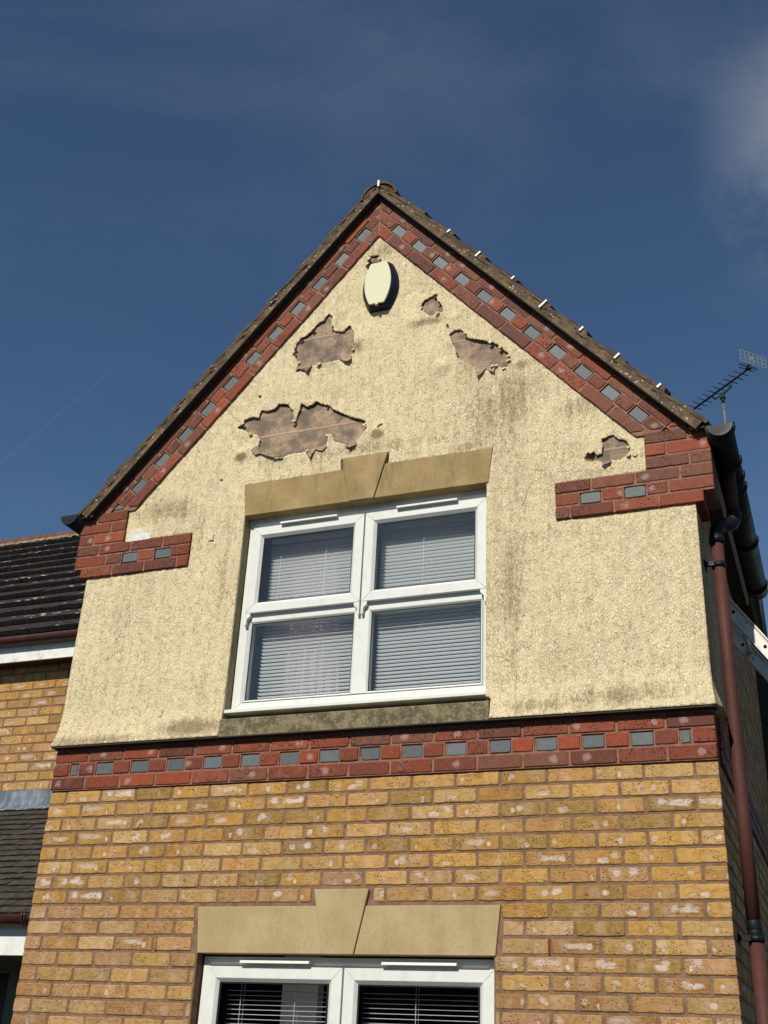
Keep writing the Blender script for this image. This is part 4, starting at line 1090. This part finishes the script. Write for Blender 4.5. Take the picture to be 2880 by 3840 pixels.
# --- gutters
def gutter(xc, z, r_, ya, yb, mat, par, ends=(1, 1), brk=(), axis='y', name='gutter', zc=0):
    def T(a, b, c): return (a, b, c) if axis == 'y' else (b, a, c)
    m = MB(); n = 18; vs = []
    for yy_ in (ya, yb):
        for rr in (r_, r_-.003):
            for i in range(n+1):
                a = math.pi+math.pi*i/n; vs.append(T(xc+rr*math.cos(a), yy_, z+rr*math.sin(a)*1.0))
    fs = []; q = n+1
    for i in range(n):
        fs += [(i, i+1, 2*q+i+1, 2*q+i), (q+i, 3*q+i, 3*q+i+1, q+i+1), (i, q+i, q+i+1, i+1), (2*q+i, 2*q+i+1, 3*q+i+1, 3*q+i)]
    if axis == 'x': fs = [f[::-1] for f in fs]
    m.add(vs, fs, 0, True)
    m.add([T(xc-r_, ya, z), T(xc-r_+.008, ya, z), T(xc-r_+.008, yb, z), T(xc-r_, yb, z), T(xc-r_, ya, z+.006), T(xc-r_+.008, ya, z+.006), T(xc-r_+.008, yb, z+.006), T(xc-r_, yb, z+.006)], [(0, 3, 2, 1), (4, 5, 6, 7), (0, 1, 5, 4), (1, 2, 6, 5), (2, 3, 7, 6), (3, 0, 4, 7)])
    m.add([T(xc+r_-.008, ya, z), T(xc+r_, ya, z), T(xc+r_, yb, z), T(xc+r_-.008, yb, z), T(xc+r_-.008, ya, z+.006), T(xc+r_, ya, z+.006), T(xc+r_, yb, z+.006), T(xc+r_-.008, yb, z+.006)], [(0, 3, 2, 1), (4, 5, 6, 7), (0, 1, 5, 4), (1, 2, 6, 5), (2, 3, 7, 6), (3, 0, 4, 7)])
    g_ = m.build(name, mat, par)
    for e, on in ((ya, ends[0]), (yb, ends[1])):
        if not on: continue
        m = MB(); s = -1 if e == ya else 1; vs = []
        for yy_ in (e, e+s*.006):
            for i in range(n+1):
                a = math.pi+math.pi*i/n; vs.append(T(xc+(r_+.002)*math.cos(a), yy_, z+.004+(r_+.002)*math.sin(a)))
        fs = [tuple(range(q)), tuple(range(2*q-1, q-1, -1))]+[(i, q+i, q+i+1, i+1) for i in range(n)]+[(n, 2*q-1, q, 0)]
        m.add(vs, fs); m.build('end_cap', mat, g_, .0015)
    for b in brk:
        m = MB(); pts_ = [T(xc+(r_+.0045)*math.cos(math.pi+math.pi*i/14), b, z+(r_+.0045)*math.sin(math.pi+math.pi*i/14)) for i in range(15)]
        pts_ = [T(xc-r_-.0045, b, z+.014)]+pts_+[T(xc+r_+.0045, b, z+.014)]
        m.tube(pts_, .006, 8); m.tube([T(p[0] if axis == 'y' else p[1], b+.02, p[2]) for p in pts_], .006, 8)
        m.build('gutter_bracket', mat, g_)
    return g_
g1 = gutter(3.746, 1.652, .064, -.094, 2.12, MT['black'], house, brk=(-.078, .27, .44, .57, 1.29, 1.98))
g1['label'] = 'black half-round gutter along the right eaves'
g2 = gutter(-.150, 1.682, .062, -.094, 2.0, MT['black'], house, brk=(.2, 1.1))
g2['label'] = 'black half-round gutter at the left eaves'
# downpipe
m = MB()
px, py = 3.658, .20
m.tube([(px, py, z) for z in (1.16, .5, -.2, -.655)], .0305, 28)
m.tube([(px+.004, py, z) for z in (-.745, -1.5, -2.2, GZ+.02)], .0305, 28)
m.tube([(3.748, .30, 1.60), (3.748, .30, 1.33)], .030, 24)
dp = m.build('downpipe', MT['pipe'], house)
m = MB(); pts_ = []
for a in np.linspace(0, 1, 9): pts_.append((3.748-.012*a, .30-.01*a, 1.38-.06*a))
P0, P1, P2, P3 = Vector((3.748, .30, 1.345)), Vector((3.752, .30, 1.215)), Vector((px-.002, py, 1.315)), Vector((px, py, 1.17))
pts_ = [P0*(1-t_)**3+P1*3*t_*(1-t_)**2+P2*3*t_*t_*(1-t_)+P3*t_**3 for t_ in np.linspace(0, 1, 15)]
m.tube(pts_, .0345, 24); m.tube([(3.748, .30, 1.355), (3.748, .30, 1.315)], .037, 24); m.tube([(px, py, 1.185), (px, py, 1.14)], .037, 24)
m.build('swan_neck', MT['black'], dp)
def clipp(z, dx):
    m = MB(); m.tube([(px+dx, py, z-.013), (px+dx, py, z+.013)], .036, 24); m.box(3.592, px+dx-.02, py-.04, py-.022, z-.012, z+.012); m.box(3.590, 3.598, py-.06, py+.03, z-.016, z+.016)
    m.build('pipe_clip', MT['black'], dp)
clipp(1.02, 0); clipp(-.735, .004)
m = MB(); m.tube([(px, py, -.66), (px, py, -.698)], .0335, 28); m.tube([(px+.002, py, -.700), (px+.002, py, -.722)], .0345, 28); m.build('pipe_socket', MT['black'], dp, .001)
# second pipe at the far corner of the flank
m = MB(); m.box(3.575, 3.69, 3.87, 4.45, GZ, 2.10)
m.add([(3.575, 3.87, 2.10), (3.69, 3.87, 2.10), (3.69, 4.45, 2.10), (3.575, 4.45, 2.10), (3.575, 3.87, 2.75), (3.69, 3.87, 2.75)], [(0, 1, 5, 4), (1, 2, 5), (2, 3, 4, 5), (3, 0, 4)])
m.build('corner_boarding', MT['soffit'], house)

# ------------------------------------------------------------------ lower brick wing on the left
wing = thing('neighbouring_house', (-3.0, 2.0, GZ), 'lower brick house left of the gable, with dark tiled roof and tiled porch roof', 'house')
Bw = Bricks()
def tw(z, x): return random.choice(YL[:4]+YC)
fr2 = lambda x, y, z: (x, y+2.0, z)
Bw.fr = fr2
courses(Bw, -6.21, .0, 1.655, 1, 16, tonef=tw, half_odd=True, jit=.0012)
Bw.build('brick_wall', MT['yb'], wing)
m = MB(); m.box(-6.2, -.001, 2.0045, 2.12, GZ, 1.66); m.box(-6.2, -6.0, 2.12, 7.5, GZ, 1.66); m.box(-6.0, -.001, 7.4, 7.5, GZ, 1.66); m.build('wall_core', MT['mortar'], wing)
def tiled(name, y0, z0, pitch, gauge, rows, wid, th, lift, mat, em, x0, x1, par, stag=.5, jz=.003, jx=.002):
    m = MB(); c, s = math.cos(pitch), math.sin(pitch)
    for r_ in range(rows):
        x = x0-(stag*wid if r_ % 2 else 0)
        while x < x1:
            xa, xb = max(x+jx, x0), min(x+wid-jx, x1)
            if xb-xa > .02:
                a = gauge*r_+random.uniform(-jz, jz); b = gauge*(r_+1)+.05
                nt = lift+random.uniform(-jz, jz)*.6; nh = .004
                K = max(3, int((xb-xa)/.03)); jl = [random.uniform(-jz, jz)*.8 for _ in range(K+1)]; jn = [random.uniform(-jz, jz)*.5 for _ in range(K+1)]
                def P(x_, s_, n_): return (x_, y0+s_*c-n_*s, z0+s_*s+n_*c)
                vs = []
                for k in range(K+1):
                    xk = xa+(xb-xa)*k/K
                    vs += [P(xk, a+jl[k], nt-th+jn[k]), P(xk, a+jl[k]+.003, nt+jn[k]), P(xk, b, nh), P(xk, b, nh-th)]
                f1 = []; f2 = []
                for k in range(K):
                    q = k*4; f1.append((q+1, q+5, q+6, q+2)); f2.append((q, q+4, q+5, q+1)); f2.append((q+3, q+7, q+4, q))
                m.add(vs, f1, 0); b_ = len(m.v)-len(vs)
                m.f += [tuple(b_+i for i in f) for f in f2+[(0, 1, 2, 3), (K*4+3, K*4+2, K*4+1, K*4)]]; m.mi += [1]*(len(f2)+2); m.sm += [False]*(len(f2)+2)
            x += wid
    return m.build(name, [MT[mat], MT[em]], par)
PW = R(40)
wr = tiled('roof_slope', 1.775, 1.735, PW, .3125, 13, .33, .040, .058, 'dtile', 'tedge', -6.3, -.02, wing, jz=.006)
# back slope and ridge
ry, rz = 1.775+13*.3125*math.cos(PW), 1.735+13*.3125*math.sin(PW)
m = MB(); m.add([(-6.3, ry-.02, rz), (-.02, ry-.02, rz), (-.02, ry+3.1, rz-2.6), (-6.3, ry+3.1, rz-2.6)], [(0, 1, 2, 3)])
m.add([(-6.3, 1.80, 1.70), (-.02, 1.80, 1.70), (-.02, ry, rz-.05), (-6.3, ry, rz-.05)], [(0, 1, 2, 3)]); m.build('roof_lining', MT['soffit'], wing)
m = MB(); x = -6.3
while x < -.05:
    x2 = min(x+.45, -.02); n = 12; r_ = .125+random.uniform(-.003, .003); dz = random.uniform(-.006, .006)
    vs = [(xx_, ry+r_*math.cos(math.pi*i/n), rz-.045+dz+r_*math.sin(math.pi*i/n)) for xx_ in (x+.003, x2-.003) for i in range(n+1)]
    m.add(vs, [(i, i+1, n+2+i, n+1+i) for i in range(n)], 0, True); x = x2
m.build('ridge_tiles', mat_roof('lichened_ridge_tile', '#55402f', '#7a5238', '#9a6a35', .56, 14), wr)
m = MB(); vs = []; fs = []; n = 420
for i in range(n+1):
    x = -6.3+6.28*i/n
    for k in range(4):
        h = .05*k/3; vs.append((x, ry-.128-.014*k+(.018*noise.noise(Vector((x*14, k, 2)))), rz-.045-h*1.1+.02+.012*noise.noise(Vector((x*18, k, 7)))))
for i in range(n):
    for k in range(3): q = i*4+k; fs.append((q+1, q+5, q+4, q))
m.add(vs, fs, 0, True); m.build('ridge_bedding', mat_noise('pale_ridge_mortar', '#4e4437', '#a08f77', 20, 5, .95, .9, .01, 40), wr)
gw = gutter(1.800, 1.728, .052, -6.3, -.012, MT['brownpl'], wing, ends=(1, 0), axis='x', brk=(-5, -4, -3))
m = MB(); m.box(-6.3, -.004, 1.848, 1.866, 1.548, 1.72); m.build('fascia_board', MT['white'], wing)
m = MB(); m.box(-6.3, -.004, 1.866, 1.999, 1.5555, 1.564); m.build('soffit', MT['soffit'], wing)
# lower roof over the porch
PL = R(35)
pr = tiled('porch_roof', .60, -.578, PL, .0885, 19, .165, .016, .020, 'ptile', 'tedge', -6.2, -.004, wing, jz=.0045, jx=.0012)
m = MB(); vs = []; fs = []; n = 200
prof = [(1.990, .528), (1.984, .524), (1.980, .46), (1.972, .405), (1.955, .392), (1.905, .360), (1.903, .354)]
for i in range(n+1):
    x = -6.2+6.196*i/n
    for k, (y, z) in enumerate(prof): vs.append((x, y+.004*noise.noise(Vector((x*5, k*.6, 1))), z+.004*noise.noise(Vector((x*6, k, 5)))))
q = len(prof)
for i in range(n):
    for k in range(q-1): a = i*q+k; fs.append((a+1, a+q+1, a+q, a))
m.add(vs, fs, 0, True); m.build('lead_flashing', MT['lead'], wing)
m = MB(); m.add([(-6.2, .61, -.60), (-.004, .61, -.60), (-.004, 1.99, .37), (-6.2, 1.99, .37)], [(0, 1, 2, 3)]); m.build('porch_roof_lining', MT['soffit'], wing)
gutter(.545, -.592, .050, -6.2, -.010, MT['brownpl'], wing, ends=(1, 0), axis='x', brk=(-3, -2, -1, -.44))
m = MB(); m.box(-6.2, -.003, .598, .616, -.800, -.60); m.build('fascia_board', MT['white'], wing)
m = MB(); m.box(-6.2, -.003, .616, 1.098, -.799, -.790); m.box(-6.2, -.003, 1.05, 1.098, -.835, -.80); m.build('soffit', MT['green'], wing)
m = MB(); m.box(-.935, -.003, 1.10, 1.16, GZ, -.80); m.box(-2.0, -1.92, 1.10, 1.16, GZ, -.80); m.box(-1.92, -.935, 1.10, 1.16, -.86, -.80); m.build('door_frame', MT['green'], wing, .004)
m = MB(); m.box(-1.918, -.938, 1.185, 1.22, GZ, -.862); m.box(-1.8, -1.06, 1.178, 1.185, -1.5, -1.0); m.build('door', MT['door'], wing, .003)
m = MB(); m.box(-6.2, -2.0, 1.10, 1.2, GZ, -.80); m.build('porch_wall', MT['mortar'], wing)

# ------------------------------------------------------------------ alarm box
al = thing('alarm_box', (1.829, -.02, 3.02), 'cream and navy barrel-shaped alarm sounder under the gable peak', 'alarm box')
def barrel(cx_, cz_, wt, wm_, wb_, h, n=18):
    L = []
    for i in range(n+1):
        u = i/n; wv = wt+(wb_-wt)*u; wv = wv+(wm_-(wt+wb_)/2)*4*u*(1-u); L.append((cx_-wv/2, cz_+h/2-h*u))
    Rr = [(2*cx_-x, z) for x, z in L[::-1]]
    return L+Rr
rings = [(-.014, barrel(1.829, 3.018, .150, .236, .130, .335)), (-.030, barrel(1.829, 3.018, .150, .236, .130, .335)), (-.060, barrel(1.829, 3.020, .120, .200, .108, .322)), (-.070, barrel(1.829, 3.020, .106, .176, .098, .312))]
m = MB(); vs = [(x, y, z) for y, p in rings for x, z in p]; n = len(rings[0][1]); fs = []
for k in range(3):
    for i in range(n): j = (i+1) % n; fs.append((k*n+i, k*n+j, (k+1)*n+j, (k+1)*n+i))
fs.append(tuple(3*n+i for i in range(n))); m.add(vs, fs); m.build('housing', MT['navy'], al)
m = MB(); p = barrel(1.829, 3.021, .104, .174, .096, .311)
p2 = barrel(1.829, 3.021, .101, .171, .093, .308)
vs = [(x, -.071, z) for x, z in p]+[(x, -.0785, z) for x, z in p]+[(x, -.0805, z) for x, z in p2]; fs = []
for k in range(2):
    for i in range(n): j = (i+1) % n; fs.append((k*n+i, k*n+j, (k+1)*n+j, (k+1)*n+i))
fs.append(tuple(2*n+i for i in range(n))); m.add(vs, fs); m.build('cover', MT['creampl'], al)
m = MB(); m.tube([(1.829, -.074, 2.866), (1.829, -.074, 2.852)], .009, 14); m.build('screw_boss', MT['creampl'], al)
m = MB(); m.tube([(1.829, -.074, 2.8525), (1.829, -.074, 2.8505)], .005, 10); m.build('screw', MT['gasket'], al)

# ------------------------------------------------------------------ ladder
la = thing('ladder', (6.1, .95, GZ), 'aluminium ladder leaning behind the downpipe at the right edge', 'ladder')
d = Vector((.563, 0, -.827)); nrm_ = Vector((.827, 0, .563)); S0 = Vector((3.640, .70, 1.010)) - d*.03
Lt = (GZ-S0.z)/d.z
for y in (.70, 1.22):
    m = MB(); a = Vector((S0.x, y, S0.z))
    def bar(n0, n1, y0, y1):
        A_ = [a+nrm_*n0+Vector((0, y0, 0)), a+nrm_*n1+Vector((0, y0, 0)), a+nrm_*n1+Vector((0, y1, 0)), a+nrm_*n0+Vector((0, y1, 0))]
        m.hexa(A_, [q+d*Lt for q in A_])
    bar(-.028, .028, .006, .010); bar(.028, .037, -.004, .024); bar(-.037, -.028, -.004, .024)
    bar(.022, .0279, .003, .0059); bar(-.0279, -.022, .003, .0059)
    st = m.build('stile', MT['alum'], la, .0015)
    m = MB()
    for k in range(20):
        for off, side_, r_ in ((.115, .0, .009), (.205, .014, .0035), (.215, -.012, .0035)):
            c_ = a+d*(off-.03+.25*k)+nrm_*side_+Vector((0, .0055, 0)); m.tube([c_, c_-Vector((0, .003, 0))], r_, 12)
    m.build('rivets', MT['gasket'], st)
for k in range(19):
    m = MB(); c_ = S0+d*(.145+.25*k); m.tube([(c_.x, .711, c_.z), (c_.x, 1.225, c_.z)], .0135, 6)
    m.build('rung', MT['alum'], la)

# ------------------------------------------------------------------ television antenna
an = thing('television_antenna', (3.318, 8.098, GZ), 'rooftop television antenna with many rods and a grid reflector, above the right gutter', 'antenna')
b0 = Vector((2.9185, 8.496, 7.0276)); b1 = Vector((3.733, 7.684, 7.023)); ed = Vector((.708, .7056, 0)); bd_ = (b1-b0).normalized()
m = MB(); m.tube([b0, b1], .0135, 10); m.build('boom', MT['dmetal'], an)
for k in range(11):
    c_ = b0+(b1-b0)*(.018+.0915*k)+Vector((0, 0, .012)); m = MB(); m.tube([c_-ed*.117, c_+ed*.117], .0062, 6)
    m.tube([c_-Vector((0, 0, .02)), c_+Vector((0, 0, .004))], .010, 8); m.build('director', MT['dmetal'], an)
c_ = b0+(b1-b0)*.965+Vector((0, 0, .02)); m = MB(); L = .135
m.tube([c_+ed*L*.2, c_-ed*L, c_-ed*(L+.012)+Vector((0, 0, .012)), c_-ed*L+Vector((0, 0, .026)), c_+ed*L+Vector((0, 0, .026)), c_+ed*(L+.012)+Vector((0, 0, .012)), c_+ed*L, c_+ed*L*.3], .0048, 8)
m.box(c_.x-.03, c_.x+.03, c_.y-.03, c_.y+.03, c_.z-.02, c_.z+.03); m.build('dipole', MT['dmetal'], an)
m = MB(); rc = b1+bd_*.06
def rbar(u0, u1, z0, z1):
    A_ = [rc+ed*u0+Vector((0, 0, z0)), rc+ed*u1+Vector((0, 0, z0)), rc+ed*u1+Vector((0, 0, z1)), rc+ed*u0+Vector((0, 0, z1))]
    m.hexa(A_, [q+bd_*.004 for q in A_])
for z in (0, .055, .11, .165): rbar(-.21, .21, z, z+.014)
for u in (-.21, -.135, -.07, -.0, .07, .135, .196): rbar(u, u+.014, .0141, .0549); rbar(u, u+.014, .0691, .1099); rbar(u, u+.014, .1241, .1649)
rbar(-.055, -.001, .0691, .1099)
m.build('reflector', MT['grid'], an)
q0 = b0+(b1-b0)*.35; q1 = b0+(b1-b0)*.66; mid = (q0+q1)/2
m = MB(); m.tube([q0, q0-Vector((0, 0, .05)), q0-Vector((0, 0, .085))+bd_*.03, mid-Vector((0, 0, .10)), q1-Vector((0, 0, .085))-bd_*.03, q1-Vector((0, 0, .05)), q1], .009, 10)
m.build('cradle', MT['dmetal'], an)
m = MB(); m.tube([(mid.x, mid.y, 6.955), (mid.x, mid.y, GZ)], .0165, 14); m.build('mast', MT['steel'], an)
m = MB(); m.box(mid.x-.035, mid.x+.035, mid.y-.03, mid.y+.03, 6.87, 6.945); m.tube([(mid.x, mid.y, 6.80), (mid.x, mid.y, 6.87)], .022, 12); m.build('mast_clamp', MT['dmetal'], an)

# ------------------------------------------------------------------ ground
m = MB(); m.box(-400, 400, -400, 400, GZ-.5, GZ); g_ = m.build('ground', MT['ground']); g_['kind'] = 'structure'
hd = thing('added_hedge', (2.0, -24.0, GZ), 'dark screen of leaves added behind the viewer, out of view, to darken the lower panes', 'added_hedge')  # unseen row of leaves, added so the lower panes reflect something dark
m = MB(); vs = []; fs = []; n, k_ = 220, 16
for i in range(n+1):
    x = -38+80*i/n
    for k in range(k_+1):
        u = k/k_; a = math.pi*u; y = -24+1.3*math.cos(a); z = GZ+4.9*min(1, math.sin(a)*1.6)+.5*noise.noise(Vector((x*.25, 0, 1)))*min(1, math.sin(a)*2)
        j = noise.noise(Vector((x*1.3, k*.9, 3)))*.25; vs.append((x, y+j, z+j*.5 if 0 < k < k_ else GZ))
for i in range(n):
    for k in range(k_): q = i*(k_+1)+k; fs.append((q, q+1, q+k_+2, q+k_+1))
m.add(vs, fs, 0, True); m.build('foliage', MT['leaf'], hd)
